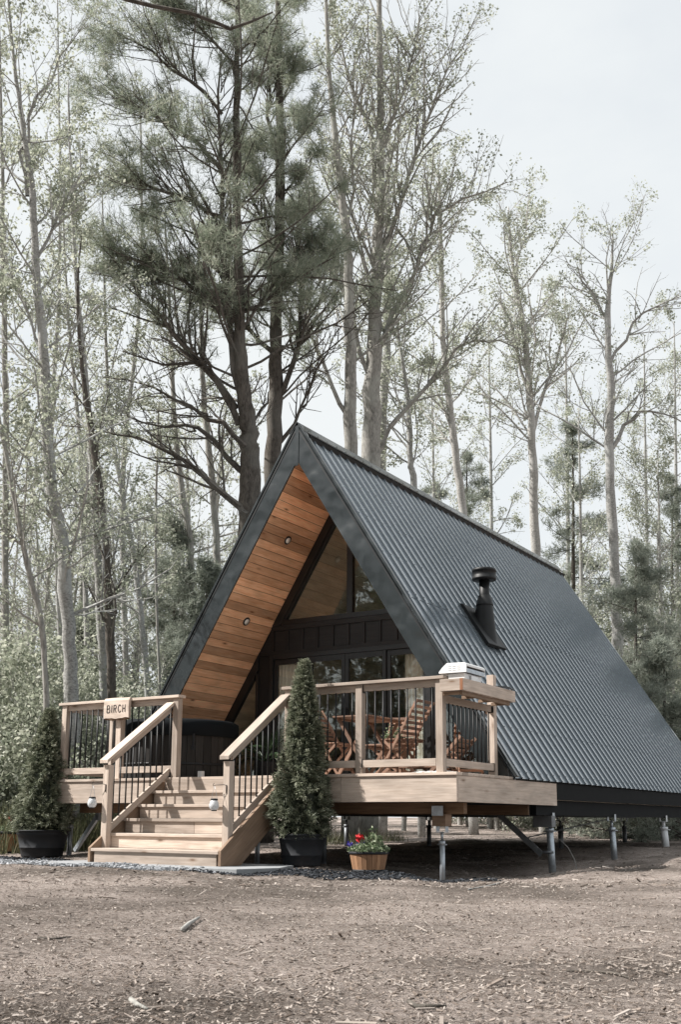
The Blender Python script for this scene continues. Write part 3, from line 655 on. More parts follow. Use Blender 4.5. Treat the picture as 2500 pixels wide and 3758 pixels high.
# ------------------------------------------------------------------ stairs
st=empty('staircase',(-3.2,-.6,GZ)); tag(st,'wide lumber stairs with two sloping handrails leading up to the deck','stairs')
SX0,SX1=-4.18,-2.27
for k in range(1,6):
    z=-k*H; y=-k*RN; m=MB(); m.box((SX0,y+.135,z-.036),(SX1,y+.262,z)); m.box((SX0,y,z-.036),(SX1,y+.131,z-.0005)); under(m,'tread',M['lumber'],st,.004)
for k in range(0,6):
    z0=-(k+1)*H; y=-k*RN+.024; m=MB(); zt=(-k*H-.0365) if k else -.323+.0
    if k==0: continue
    if k==3: m.box((SX0+.04,y,z0+.002),(-3.05,y+.02,zt)); m.box((-3.047,y,z0+.002),(SX1-.04,y+.02,zt-.0005))
    else: m.box((SX0+.04,y,z0+.002 if k<5 else z0+.01),(SX1-.04,y+.02,zt))
    under(m,'riser',M['lumber'],st,.002)
m=MB(); m.box((SX0+.04,.0,-H+.002),(SX1-.04,.0195,-.0345)); under(m,'riser',M['lumber'],st,.002)
SLP=H/RN
for x0 in (SX0-.041,SX1+.003):
    yf=-5*RN; zt=-5*H
    poly=[(yf,GZ+.012),(yf,zt+.005),(-.0,zt+.005+SLP*(-yf)-.0),(.018,zt+.005+SLP*(-yf)),(.018,-.36),(-.03,-.40),(yf+.36,GZ+.012)]
    poly[2]=(-.11,-.055); poly[3]=(.018,-.055)
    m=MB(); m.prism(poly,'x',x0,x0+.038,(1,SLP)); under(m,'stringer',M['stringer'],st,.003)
for x0 in (-4.212,-2.372):
    yn=-1.08; m=MB(); m.box((x0+.005,yn,-5*H+.0005),(x0+.092,yn+.089,.115)); m2=m; under(m,'newel_post',M['lumber'],st,.004)
    xc=x0+.048; zc=lambda y:.178+SLP*(y+1.12)   # underside-centre of the cap
    def slab(y0,y1,o0,o1,w,name,plumb=True):
        m=MB(); poly=[(y0,zc(y0)+o0),(y1,zc(y1)+o0),(y1,zc(y1)+o1),(y0,zc(y0)+o1)]; m.prism(poly,'x',xc-w/2,xc+w/2,(1,SLP)); return under(m,name,M['lumber'],st,.005)
    slab(-1.125,.05,-.045,0,.135,'handrail'); slab(-.99,.055,-.137,-.0455,.036,'sub_rail'); slab(-.99,.055,-.960,-.862,.036,'foot_rail')
    for k in range(9):
        y=-.94+k*.1085; m=MB(); m.tube([(xc,y,zc(y)-.862-.02),(xc,y,zc(y)-.13)],.0095,8,tint=.5); under(m,'baluster',M['black_metal'],st)
        m=MB(); 
# filler blocks on the foot rails
pad=MB(); pad.prism([(-4.75,-1.15),(-4.6,-1.55),(-1.75,-1.60),(-1.60,-1.05),(-1.9,-.3),(-4.4,-.3)],'z',GZ-.10,GZ+.011); o=pad.build('concrete_pad',M['concrete'],bevel=.006); tag(o,'pale concrete pad the stairs stand on','slab',kind='structure')

def blob(n,cx,cy,rx,ry,seed,pw=.5):
    rs=np.random.RandomState(seed); a=rs.rand(n)*2*np.pi; r=rs.rand(n)**pw*(1+.15*np.sin(a*5)+.1*np.sin(a*9+1)); return np.stack([cx+rx*r*np.cos(a),cy+ry*r*np.sin(a)],-1)
Pg=np.concatenate([blob(5000,-5.0,-1.35,1.0,.35,1),blob(5500,-3.6,-1.78,1.5,.20,2)]); k=~((Pg[:,0]>-4.6)&(Pg[:,0]<-1.7)&(Pg[:,1]>-1.58)); Pg=Pg[k]
tag(chips('gravel',Pg,M['stones'],.012,.04,(.6,.95),9,lift=.004,thick=.7),kind='stuff')
Pb=np.concatenate([blob(9000,-.9,-1.05,1.15,.75,3),blob(3500,-.3,-.2,.7,.9,4),blob(5000,-6.2,-1.0,1.3,.55,5),blob(2500,-2.0,-1.5,.5,.35,6)]); Pb=Pb[~((Pb[:,0]>-4.6)&(Pb[:,0]<-1.75)&(Pb[:,1]>-1.5))]
tag(chips('black_mulch',Pb,M['black_chips'],.02,.085,(.12,.4),10,lift=.007,thick=.3),kind='stuff')
#@@PART2
# ------------------------------------------------------------------ vegetation helpers
def seg_mesh(name, S, mat, parent, org, n=5):
    """S: list of (p0,p1,r0,r1) -> one mesh of tapered n-sided segments"""
    if not S: return None
    P0=np.array([s[0] for s in S],float);P1=np.array([s[1] for s in S],float);r0=np.array([s[2] for s in S]);r1=np.array([s[3] for s in S])
    d=P1-P0; d/=np.linalg.norm(d,axis=1)[:,None]+1e-9
    ref=np.where(np.abs(d[:,2:3])<.9,np.array([[0,0,1.]]),np.array([[1.,0,0]])); a=np.cross(d,ref); a/=np.linalg.norm(a,axis=1)[:,None]; b=np.cross(d,a)
    P1=P1+d*(r1*.35)[:,None]; V=[]
    for k in range(n):
        t0=2*np.pi*k/n;t1=2*np.pi*(k+1)/n
        e0=a*math.cos(t0)+b*math.sin(t0); e1=a*math.cos(t1)+b*math.sin(t1)
        V.append(np.stack([P0+e0*r0[:,None],P0+e1*r0[:,None],P1+e1*r1[:,None],P1+e0*r1[:,None]],1))
    o=quads_mesh(name,np.concatenate(V,0),mat,None,org=None)
    o.data.polygons.foreach_set('use_smooth',[False]*len(o.data.polygons))
    o.parent=parent; o.matrix_parent_inverse=world_of(parent).inverted(); return o
def leaf_quads(C, size, rs, asp=.75, droop=.0, vary=.4):
    n=len(C); q=rs.normal(size=(n,3)); q/=np.linalg.norm(q,axis=1)[:,None]; q[:,2]-=droop; q/=np.linalg.norm(q,axis=1)[:,None]
    w=rs.normal(size=(n,3)); w-=q*(w*q).sum(1)[:,None]; w/=np.linalg.norm(w,axis=1)[:,None]
    s=(size*(1-vary+2*vary*rs.rand(n)))[:,None]; a=q*s*.5; b=w*s*.5*asp
    return np.stack([C-a,C+b*.9-a*.1,C+a,C-b*.9-a*.1],1)
def grow(p,d,Ln,r,lev,rs,S,LP,cfg):
    """one branch; adds segments to S and foliage points to LP"""
    n=cfg['nseg'][lev]; pts=[p]; st=Ln/n; rad=r
    for i in range(n):
        d=d+rs.normal(size=3)*cfg['wig'][lev]; d[2]+=cfg['up'][lev]; d=d/np.linalg.norm(d); q=p+d*st; r2=max(.0022,rad*(1-.62/n) if i<n-1 else rad*.6)
        S.append((p,q,rad,r2)); t=(i+1)/n
        if lev<cfg['maxlev']:
            k=cfg['kids'][lev]/n
            for _ in range(int(k)+(rs.rand()<k%1)):
                if t<cfg['bare'][lev]: continue
                f=rs.rand(); pp=p+(q-p)*f; side=rs.normal(size=3); side-=d*(side@d); side/=np.linalg.norm(side); sp=cfg['spread'][lev]
                dd=d*math.cos(sp)+side*math.sin(sp); dd[2]+=cfg.get('kup',.1)
                dd/=np.linalg.norm(dd); grow(pp,dd,Ln*cfg['ratio'][lev]*(1.15-.6*t)*(.7+.6*rs.rand()),max(.003,rad*.55),lev+1,rs,S,LP,cfg)
        if lev>=cfg['leaflev'] : LP.append((q,lev)); LP.append(((p+q)/2,lev))
        p=q; rad=r2
def trunk_from_px(pts,D,base=None):
    """pts: (px,py,width px) measured on the photograph -> world points and radii"""
    P=[];R=[]
    for a in pts:
        d=a[3] if len(a)>3 else D; P.append(np.array(atd(a[0],a[1],d))); R.append(a[2]*.9/FPX*d/2)
    return P,R
CF_BROAD=dict(nseg=[6,4,3],wig=[.10,.16,.22],up=[.05,.05,.03],kids=[6,3.4,0],bare=[.15,.1,0],spread=[.75,.8,.8],ratio=[.42,.45,.4],maxlev=2,leaflev=1)
CF_PINE=dict(nseg=[7,4,3],wig=[.07,.12,.18],up=[.035,.06,.08],kids=[9,4.5,0],bare=[.3,.15,0],spread=[.85,.7,.7],ratio=[.33,.5,.4],maxlev=2,leaflev=1,kup=.12)
def interp(P,R,t):
    n=len(P)-1; i=min(int(t*n),n-1); f=t*n-i; return P[i]*(1-f)+P[i+1]*f, R[i]*(1-f)+R[i+1]*f, P[i+1]-P[i]
def needle_tufts(C,rs,k=9,ln=.13,w=.007,dirs=None):
    n=len(C); C=np.repeat(C,k,0); q=rs.normal(size=(n*k,3)); q[:,2]+=.5
    if dirs is not None: q=q*.6+np.repeat(dirs,k,0)
    q/=np.linalg.norm(q,axis=1)[:,None]; u=rs.normal(size=(n*k,3)); u-=q*(u*q).sum(1)[:,None]; u/=np.linalg.norm(u,axis=1)[:,None]
    L_=(ln*(.6+.7*rs.rand(n*k)))[:,None]
    return np.stack([C-u*w/2,C+u*w/2,C+q*L_+u*w*.3,C+q*L_-u*w*.3],1), np.repeat(rs.rand(n),k)
def make_tree(name,label,cat,trunk,D,barkm,leafm,seed,n_br=40,t0=.3,blen=2.2,ang=(.5,1.0),limbs=(),leaf=.07,lk=3,lsp=.12,group=None,cfg=CF_BROAD,needles=False,lprob=1.0,top=True,dead=0,nk=9,br_r=.32,ln=.13,shape=None,nw=.008,extend=0):
    rs=np.random.RandomState(seed); P,Rr=trunk_from_px(trunk,D) if len(trunk[0])!=2 else ([np.array(a[0],float) for a in trunk],[a[1] for a in trunk])
    g_=gzf(P[0][0],P[0][1]); base=np.array([P[0][0],P[0][1],g_-.15])
    if P[0][2]>g_+.3: base[:2]+= (P[0]-P[1])[:2]*.15; P=[base]+P; Rr=[Rr[0]*1.12]+Rr
    root=empty(name,(base[0],base[1],g_)); tag(root,label,cat,group)
    # smooth trunk
    m=MB(); pp=[];rr=[]; n=len(P)-1; K=5
    def cr(a,b,c,d,t): return .5*((2*b)+(-a+c)*t+(2*a-5*b+4*c-d)*t*t+(-a+3*b-3*c+d)*t**3)
    for i in range(n):
        a,b,c,d=P[max(i-1,0)],P[i],P[i+1],P[min(i+2,n)]
        for k in range(K):
            t=k/K; pp.append(cr(a,b,c,d,t)+rs.normal(size=3)*Rr[i]*.10); rr.append((Rr[i]*(1-t)+Rr[i+1]*t)*(1+rs.normal()*.04))
    pp.append(P[-1]); rr.append(Rr[-1])
    m.tube(pp,rr,12,True,.5,True,1.0); tr=under(m,'trunk',barkm,root)
    S=[];LP=[]
    for lb in limbs:
        Q,q=trunk_from_px(lb['p'],lb.get('D',D)); 
        for i in range(len(Q)-1):
            mid=(Q[i]+Q[i+1])/2+rs.normal(size=3)*.05; rm=(q[i]+q[i+1])/2
            S.append((Q[i],mid,q[i],rm)); S.append((mid,Q[i+1],rm,q[i+1]))
        nb=lb.get('n',10); t1=lb.get('t0',.25)
        for k in range(nb):
            t=t1+(1-t1)*(k+rs.rand())/nb; c,r,d=interp(Q,q,min(t,.999)); d=d/np.linalg.norm(d); side=rs.normal(size=3); side-=d*(side@d); side/=np.linalg.norm(side)
            dd=d*.75+side*.65; dd[2]+=.15; dd/=np.linalg.norm(dd); (grow(c,dd,lb.get('bl',1.3)*(1.1-.6*t)*(.6+.8*rs.rand()),max(.004,r*.5),1,rs,S,LP if not lb.get('bare') else [],cfg))
    n_br=int(n_br*.6)
    for k in range(n_br):
        t=t0+(1-t0)*(k+rs.rand())/n_br; c,r,d=interp(P,Rr,min(t,.999)); a=rs.rand()*2*np.pi; e=ang[0]+(ang[1]-ang[0])*rs.rand()
        tt=(t-t0)/(1-t0); sh=shape(tt) if shape else (1.0-.55*tt)
        dd=np.array([math.cos(a)*math.cos(e),math.sin(a)*math.cos(e),math.sin(e)]); lp=LP
        if k<dead: lp=[]
        grow(c,dd,blen*sh*(.6+.8*rs.rand()),max(.005,min(r*.4,.008+blen*sh*.009*br_r*3)),0,rs,S,lp,cfg)
    seg_mesh('branches',S,barkm,root,None,4)
    if LP:
        LPp=np.array([q for q,_ in LP]); LPp=LPp[rs.rand(len(LPp))<lprob]; f_=2.6; nz_=np.sin(LPp[:,0]*f_+1.7*np.sin(LPp[:,2]*1.9))*np.sin(LPp[:,1]*f_+seed)*np.sin(LPp[:,2]*f_*1.2+LPp[:,0]); LPp=LPp[nz_>rs.normal(-.12,.16,len(LPp))] if not cfg.get('con') else LPp[rs.rand(len(LPp))<.5]
        if needles:
            LPp=LPp[rs.rand(len(LPp))<.40]; lk=max(2,lk-1); C=np.repeat(LPp,lk,0)+rs.normal(size=(len(LPp)*lk,3))*lsp*.55; V,tt=needle_tufts(C,rs,nk,ln,nw); low=np.clip(rs.normal(.5,.25,len(V))*.5+tt*.5,0,1)
            o=quads_mesh('crown',V,leafm,None,tint=low)
        else:
            LPp=LPp[rs.rand(len(LPp))<.50]; leaf=leaf*.80; lk=lk+1; C=np.repeat(LPp,lk,0)+rs.normal(size=(len(LPp)*lk,3))*lsp*.55; V=leaf_quads(C,leaf,rs,droop=.3); o=quads_mesh('crown',V,leafm,None,tint=rs.rand(len(V)))
        o.parent=root; o.matrix_parent_inverse=world_of(root).inverted()
    return root
W_=lambda *a:a
# --- the two pines behind the left roof slope
make_tree('pine_tree','big white pine with long bare lower limbs just left of the cabin peak','tree',
 [(915,2300,95),(912,1956,86),(916,1717,84),(908,1558,70),(885,1358,56),(880,1100,44),(870,800,36),(868,450,28),(872,150,20),(870,-250,8)],21.5,M['bark_pine'],M['needle'],21,n_br=58,t0=.42,blen=2.9,ang=(.05,.65),
 limbs=[dict(p=[(905,1745,30),(881,1725,26),(790,1620,20),(678,1560,14),(520,1550,8),(400,1530,4)],n=16,bl=1.2,bare=1),
        dict(p=[(905,1890,34),(881,1861,30),(770,1770,24),(678,1690,18),(510,1606,11),(343,1574,6),(220,1560,3)],n=22,bl=1.3,bare=1,D=20.7),
        dict(p=[(900,1640,24),(820,1550,20),(700,1490,14),(560,1420,9),(380,1385,4)],n=18,bl=1.2,bare=1,D=21),
        dict(p=[(877,1558,34),(797,1398,30),(678,1271,24),(590,1159,18),(478,1024,10),(400,900,5)],n=26,bl=1.6),
        dict(p=[(868,1500,26),(800,1400,22),(740,1330,18),(600,1340,10),(450,1290,5)],n=18,bl=1.3,bare=1),
        dict(p=[(900,1600,40),(858,1358,34),(838,1100,28),(812,850,22),(806,500,16),(812,200,8)],n=44,bl=2.0),
        dict(p=[(835,1150,22),(740,1080,18),(640,1000,14),(520,960,8),(400,930,4)],n=26,bl=1.5),
        dict(p=[(850,1180,22),(960,1120,14),(1040,1050,8)],n=8,bl=1.0),
        dict(p=[(818,800,20),(700,730,16),(560,690,12),(420,640,5)],n=28,bl=1.5),
        dict(p=[(812,620,20),(720,520,16),(600,450,12),(470,380,6),(380,330,3)],n=30,bl=1.6),
        dict(p=[(815,420,18),(700,300,14),(560,190,10),(420,120,5)],n=30,bl=1.7),
        dict(p=[(870,300,18),(780,150,12),(640,0,8),(520,-100,5)],n=26,bl=1.7),
        dict(p=[(915,1650,18),(960,1500,12),(985,1440,6)],n=6,bl=.8,bare=1)],
 leaf=.1,lk=4,lsp=.14,cfg=CF_PINE,needles=True,nk=9,dead=5,ln=.14,group=None)
make_tree('pine_tree','dark straight pine rising right behind the roof peak','tree',
 [(985,2300,80),(1000,1900,72),(1004,1717,68),(1012,1400,56),(1014,1116,46),(1024,850,42),(1028,558,36),(1020,80,24),(1020,-250,10)],23.5,M['bark_pine'],M['needle'],22,n_br=64,t0=.40,blen=2.4,ang=(.1,.8),
 limbs=[dict(p=[(1010,1480,34),(1070,1350,28),(1098,1240,24),(1104,1050,20),(1095,900,14),(1100,700,8)],n=30,bl=1.5),
        dict(p=[(1004,1690,22),(1080,1560,18),(1130,1440,13),(1200,1300,8),(1250,1200,4)],n=16,bl=1.2,bare=1),
        dict(p=[(1010,1300,22),(900,1190,16),(800,1130,8)],n=14,bl=1.2),
        dict(p=[(1020,950,22),(960,800,16),(900,650,10)],n=18,bl=1.4),
        dict(p=[(1024,600,20),(980,430,16),(985,300,12),(1000,200,8)],n=18,bl=1.4),
        dict(p=[(1102,1120,14),(1150,1000,10),(1190,850,6)],n=14,bl=1.2)],
 lk=4,lsp=.14,cfg=CF_PINE,needles=True,nk=9,dead=4,ln=.14)
# --- broadleaf trees behind the ridge
make_tree('maple_tree','tall grey maple with fan of rising limbs right of the roof peak','tree',
 [(1352,2200,80),(1362,1694,76),(1372,1292,60),(1383,1053,50),(1392,813,44),(1397,478,32),(1392,0,20),(1392,-260,10)],27,M['bark_grey'],M['leaf_young'],31,n_br=62,t0=.36,blen=3.6,ang=(.6,1.15),
 limbs=[dict(p=[(1375,1680,26),(1430,1570,22),(1526,1464,18),(1600,1380,15),(1670,1280,12),(1750,1248,9),(1833,1249,7),(1930,1290,4)],n=26,bl=1.7),
        dict(p=[(1375,1300,30),(1440,1150,26),(1536,967,20),(1579,861,15),(1590,794,12),(1700,730,9),(1861,670,5)],n=34,bl=1.9),
        dict(p=[(1385,1000,28),(1430,870,24),(1507,622,18),(1574,431,13),(1651,239,8),(1740,80,4)],n=36,bl=2.0),
        dict(p=[(1390,700,24),(1370,574,20),(1316,383,14),(1258,191,9),(1210,20,5)],n=30,bl=1.7),
        dict(p=[(1395,560,22),(1450,420,16),(1500,260,12),(1540,60,7)],n=30,bl=1.9),
        dict(p=[(1362,1400,26),(1300,1200,20),(1250,1050,14),(1170,900,8)],n=22,bl=1.6)],
 leaf=.085,lk=4,lsp=.14,lprob=.85)
make_tree('maple_tree','slender grey maple standing between the dark pine and the tall maple','tree',
 [(1285,2200,60),(1288,1627,54),(1284,1196,44),(1273,909,36),(1239,574,27),(1206,239,18),(1190,-200,8)],26,M['bark_grey'],M['leaf_young'],32,n_br=46,t0=.36,blen=2.6,ang=(.6,1.2),
 limbs=[dict(p=[(1285,1540,22),(1220,1420,18),(1140,1230,13),(1110,1080,9),(1060,930,5)],n=18,bl=1.4),
        dict(p=[(1270,900,18),(1300,700,14),(1290,500,10),(1310,300,6)],n=22,bl=1.5)],
 leaf=.08,lk=4,lsp=.13,lprob=.8)
make_tree('maple_tree','pale stemmed tree close behind the tall maple','tree',
 [(1400,2200,44),(1402,1600,40),(1421,1244,32),(1421,900,26),(1425,600,18),(1440,250,10)],30,M['bark_pale'],M['leaf_young'],33,n_br=34,t0=.4,blen=2.4,ang=(.6,1.2),leaf=.085,lk=3,lsp=.13,lprob=.8)
RT=[('thin tree over the ridge with leafy twigs',[(1540,2300,30),(1520,1790,27),(1507,1694,25),(1498,1474,20),(1469,1273,13),(1440,1050,7)],29,M['bark_pale'],41,34,2.3,1.0),
 ('white barked birch leaning left above the middle of the ridge',[(1725,2400,36),(1700,1880,33),(1675,1694,31),(1651,1483,28),(1627,1244,23),(1617,861,17),(1612,640,9)],31,M['bark_white'],42,44,2.7,1.25),
 ('pale tree rising behind the far end of the ridge',[(1985,2600,40),(1965,2010,37),(1957,1694,34),(1943,1435,29),(1923,1196,22),(1880,957,13),(1866,760,6)],32,M['bark_white'],43,50,3.0,.9),
 ('bare topped pale tree at the right behind the roof',[(2280,2800,50),(2268,2415,46),(2258,2150,42),(2239,1694,36),(2242,1435,31),(2230,1148,22),(2246,980,12),(2250,850,5)],29,M['bark_pale'],44,30,2.8,.42)]
for lab,tp,D_,bk,sd_,nb,bl,lp in RT:
    lim=[]
    if sd_==44: lim=[dict(p=[(2245,1650,20),(2290,1560,16),(2350,1510,12),(2440,1520,8),(2520,1560,5)],n=9,bl=1.6),dict(p=[(2242,1330,16),(2300,1250,12),(2360,1150,9),(2440,1110,6),(2520,1080,4)],n=14,bl=1.7),dict(p=[(2235,1200,14),(2180,1080,10),(2120,980,5)],n=10,bl=1.4)]
    if sd_==43: lim=[dict(p=[(1955,1600,18),(2010,1400,13),(2060,1250,8),(2090,1150,4)],n=14,bl=1.5),dict(p=[(1945,1450,16),(1890,1250,12),(1830,1100,6)],n=14,bl=1.5)]
    make_tree('tall_tree',lab,'tree',tp,D_,bk,M['leaf_young'],sd_,n_br=nb,t0=.45 if sd_!=44 else .5,blen=bl,ang=(.45,1.15),limbs=lim,leaf=.09,lk=4 if sd_!=44 else 3,lsp=.14,lprob=lp if lp<1 else 1)
for i_,(px_,pt_,D_) in enumerate([(1590,1350,36),(1800,1150,40),(2080,1050,42),(2130,1500,34),(2370,1250,40),(2480,1180,38),(2420,1650,31)]):
    make_tree('tall_tree',['thin leafy tree close right of the tall maple','airy tree in the gap right of the middle birch','faint tall tree right of the pale ridge end tree','small airy tree above the far roof corner','faint airy tree right of the bare topped tree','airy tree touching the right frame edge','small leafy tree low at the right edge'][i_],'tree',[(px_+12,2800,22),(px_+5,(2800+pt_)/2,15),(px_-6,pt_,4)],D_,M['bark_pale'],M['leaf_young'],300+i_,n_br=58,t0=.3,blen=3.0,ang=(.4,1.1),leaf=.085,lk=4,lsp=.14,lprob=.9)
# --- left hand trees
LT=[('thick pale trunked poplar rising behind the left deck railing','poplar_tree',[(270,2860,62),(262,2560,60),(255,2355,56),(231,2036,54),(191,1797,50),(171,1558,44),(159,1279,40),(131,1000,34),(120,717,28),(85,478,20),(45,159,12),(20,-150,6)],18,'bark_pale',51,40,2.5,[dict(p=[(100,720,22),(70,560,18),(105,430,14),(190,300,9),(260,160,6),(330,60,3)],n=16,bl=1.2),dict(p=[(165,1300,18),(120,1200,14),(60,1050,9),(0,900,5)],n=14,bl=1.3),dict(p=[(190,1900,18),(120,1800,12),(40,1740,7)],n=8,bl=1.1),dict(p=[(135,950,16),(210,800,12),(300,640,6)],n=14,bl=1.3)]),
 ('left stem of the pair of straight trees left of the cabin','tall_tree',[(384,2860,36),(378,2500,35),(370,2300,33),(359,2076,31),(343,1797,29),(327,1558,27),(299,1239,22),(279,1000,18),(262,700,12),(250,300,6)],20.5,'bark_pale',52,34,2.2,[]),
 ('right stem of the pair of straight trees left of the cabin','tall_tree',[(418,2860,38),(410,2500,38),(402,2300,36),(392,2076,34),(365,1797,31),(330,1558,25),(296,1300,16),(285,1050,10),(300,850,5)],20.2,'bark_pine',53,26,2.0,[]),
 ('slim leaning tree between the pair of straight trees and the pine','tall_tree',[(560,2800,26),(530,2400,25),(494,2060,23),(446,1797,20),(406,1558,17),(390,1300,13),(382,1000,9),(375,700,5)],23,'bark_pale',54,28,2.0,[]),
 ('thin grey tree behind the pine limbs near the left roof edge','tall_tree',[(712,2600,30),(701,2036,27),(672,1837,25),(645,1600,21),(632,1350,17),(618,1050,12),(605,800,6)],26,'bark_grey',55,28,2.0,[]),
 ('grey tree close left of the roof edge under the pine','tall_tree',[(812,2500,32),(797,2036,30),(773,1717,27),(749,1478,23),(738,1200,17),(730,900,10)],27,'bark_grey',56,28,2.1,[]),
 ('crooked tree at the far left edge with dark lower stem','tall_tree',[(175,2860,22),(159,2355,24),(120,2150,23),(96,2060,22),(60,1870,20),(30,1700,18),(0,1558,16),(-40,1300,12),(-60,1000,8)],17,'bark_grey',57,22,1.8,[dict(p=[(85,2000,14),(40,1960,10),(0,1925,6)],n=6,bl=.9)]),
 ('whip thin tree with bare stem between the trunks on the left','tall_tree',[(590,2700,12),(572,2100,11),(575,1750,9),(583,1480,5)],24,'bark_grey',58,18,1.4,[]),
 ('narrow tree between the poplar and the pair of straight trees','tall_tree',[(330,2860,24),(318,2300,22),(300,1900,20),(292,1600,17),(262,1300,13),(240,1000,9),(232,750,5)],25,'bark_pale',59,30,2.1,[]),
 ('leafy tree reaching the top left corner of the view','tall_tree',[(20,2860,30),(18,2200,28),(20,1600,25),(12,1000,20),(8,600,14),(0,200,8),(-10,-200,5)],22,'bark_grey',60,44,2.6,[]),
 ('pale tree half hidden behind the poplar crown','tall_tree',[(235,2860,24),(215,2200,22),(190,1600,19),(215,1100,15),(222,700,11),(215,300,7),(210,-100,4)],27,'bark_pale',61,46,2.5,[]),
 ('slim tree behind the left part of the pine crown','tall_tree',[(470,2800,26),(455,2200,24),(452,1700,20),(505,1200,16),(520,800,12),(515,400,7)],28,'bark_pale',62,38,2.4,[])]
for lab,nm,tp,D_,bk,sd_,nb,bl,lim in LT:
    make_tree(nm,lab,'tree',tp,D_,M[bk],M['leaf_young'],sd_,n_br=nb,t0=.25,blen=bl,ang=(.35,1.1),limbs=lim,leaf=.075,lk=4,lsp=.13,lprob=.9)
# --- conifers at the right and centre
CF_CON=dict(con=1,nseg=[5,3,2],wig=[.05,.12,.2],up=[.01,.0,.0],kids=[12,4,0],bare=[.1,.1,0],spread=[.8,.7,.7],ratio=[.30,.4,.4],maxlev=2,leaflev=1,kup=-.02)
def conifer(label,px,py0,py1,D,w,seed,bl,mat='needle_far',nb=60,nm='conifer',tb=.05):
    make_tree(nm,label,'tree',[(px+3,py0,w),(px,(py0+py1)/2,w*.6),(px-2,py1,3)],D,M['bark_pine'],M[mat],seed,n_br=int(nb*1.7),t0=tb,blen=bl*.9,ang=(-.35,.45),lk=3,lsp=.16,cfg=CF_CON,needles=True,nk=7,ln=.13,nw=.013,lprob=1,shape=lambda t:(1-t)**.55+.05)
conifer('broad spruce behind the far end of the roof',2105,2900,1545,36,30,71,2.6,nb=80)
conifer('layered hemlock at the right edge behind the roof',2335,3000,2010,27,26,72,2.5,nb=60)
conifer('soft pine low behind the middle of the ridge',1715,2700,1660,38,26,73,2.5,nb=60)
conifer('low pine behind the maple trunks',1600,2600,1760,42,24,74,2.6,nb=40)
conifer('pine at the right edge beside the bare topped tree',2470,3000,1760,34,30,75,2.8,nb=70)
conifer('bluish young pine between the trunks at centre left',640,2860,1900,26,20,76,2.0,nb=60)
conifer('soft young pine beside the left roof edge',760,2860,2050,25,20,77,1.8,nb=50)
conifer('dark conifer in the shade behind the left trunks',300,2860,2230,30,26,78,2.4,'needle',nb=60)
conifer('low hemlock touching the lower roof edge at right',2440,3000,2350,24,22,79,2.0,nb=40)
# --- far woodland, copies of three trees
def far_proto(seed,h,bk,leafm,bl,needles=False):
    return make_tree('woodland_tree','x','tree',[(np.array([0,0,-.9]),.14),(np.array([.15,.1,h*.35]),.11),(np.array([-.1,.2,h*.7]),.07),(np.array([.1,0,h]),.02)],0,M[bk],M[leafm],seed,n_br=44,t0=.12,blen=bl,ang=(.2,1.0),leaf=.11,lk=2,lsp=.2,lprob=.55)
protos=[far_proto(81,14,'bark_grey','leaf_young',3.0),far_proto(82,11,'bark_pale','leaf_green',2.8),far_proto(83,16,'bark_pale','leaf_young',2.6)]
protos.append(far_proto(84,14,'bark_grey','leaf_green',3.2)); yard=make_tree('woodland_tree','x','tree',[(np.array([0,0,-.9]),.16),(np.array([.15,.1,5]),.13),(np.array([-.1,.2,10]),.08),(np.array([.1,0,14]),.02)],0,M['bark_grey'],M['leaf_dark'],85,n_br=90,t0=.08,blen=3.4,ang=(.1,1.0),leaf=.22,lk=4,lsp=.3,lprob=1)
GRP='woodland trees far behind the cabin'
def sort_root(o): return o
rs=np.random.RandomState(99); used=[False]*4
spots=[]
for k in range(64):
    left=k<26; px=rs.uniform(-150,800) if left else rs.uniform(1450,2650); D_=rs.uniform(30,44) if left else rs.uniform(34,50); spots.append((px,D_))
for i,(px,D_) in enumerate(spots):
    p=atd(px,2950,D_); k=i%4; r_=protos[k]
    o=r_ if not used[k] else copy_tree(r_); used[k]=True
    o.location=(p.x,p.y,gzf(p.x,p.y)); o.rotation_euler=(0,0,rs.rand()*6.28); s_=rs.uniform(.75,1.1)*(.85 if px<900 else .62); o.scale=(s_,s_,s_); o['group']=GRP
    o['label']=['grey stemmed woodland tree with thin spring leaves far back','pale stemmed bushy woodland tree with greener leaves far back','tall pale woodland tree with sparse leaves far back','broad grey woodland tree with soft green crown far back'][k]
for i,(px,D_,s_) in enumerate([(1480,34,.5),(1600,36,.46),(1690,40,.6),(1800,36,.42),(1880,40,.5),(2010,36,.42),(2080,40,.6),(2170,33,.45),(2260,36,.55),(2330,32,.42),(2400,36,.6),(2480,30,.42),(2540,34,.55),(2440,42,.75),(2200,44,.75),(640,30,.5),(760,30,.5),(500,32,.55),(120,28,.5),(250,31,.6),(2120,30,.36),(2300,29,.34),(2380,28,.34)]):
    p=atd(px,2950,D_); o=copy_tree(protos[3]); o.location=(p.x,p.y,gzf(p.x,p.y)); o.rotation_euler=(0,0,i*2.1); o.scale=(s_*1.25,s_*1.25,s_); o['group']='young bushy trees at the edge of the wood'; o['label']='young bushy green tree low at the edge of the wood'
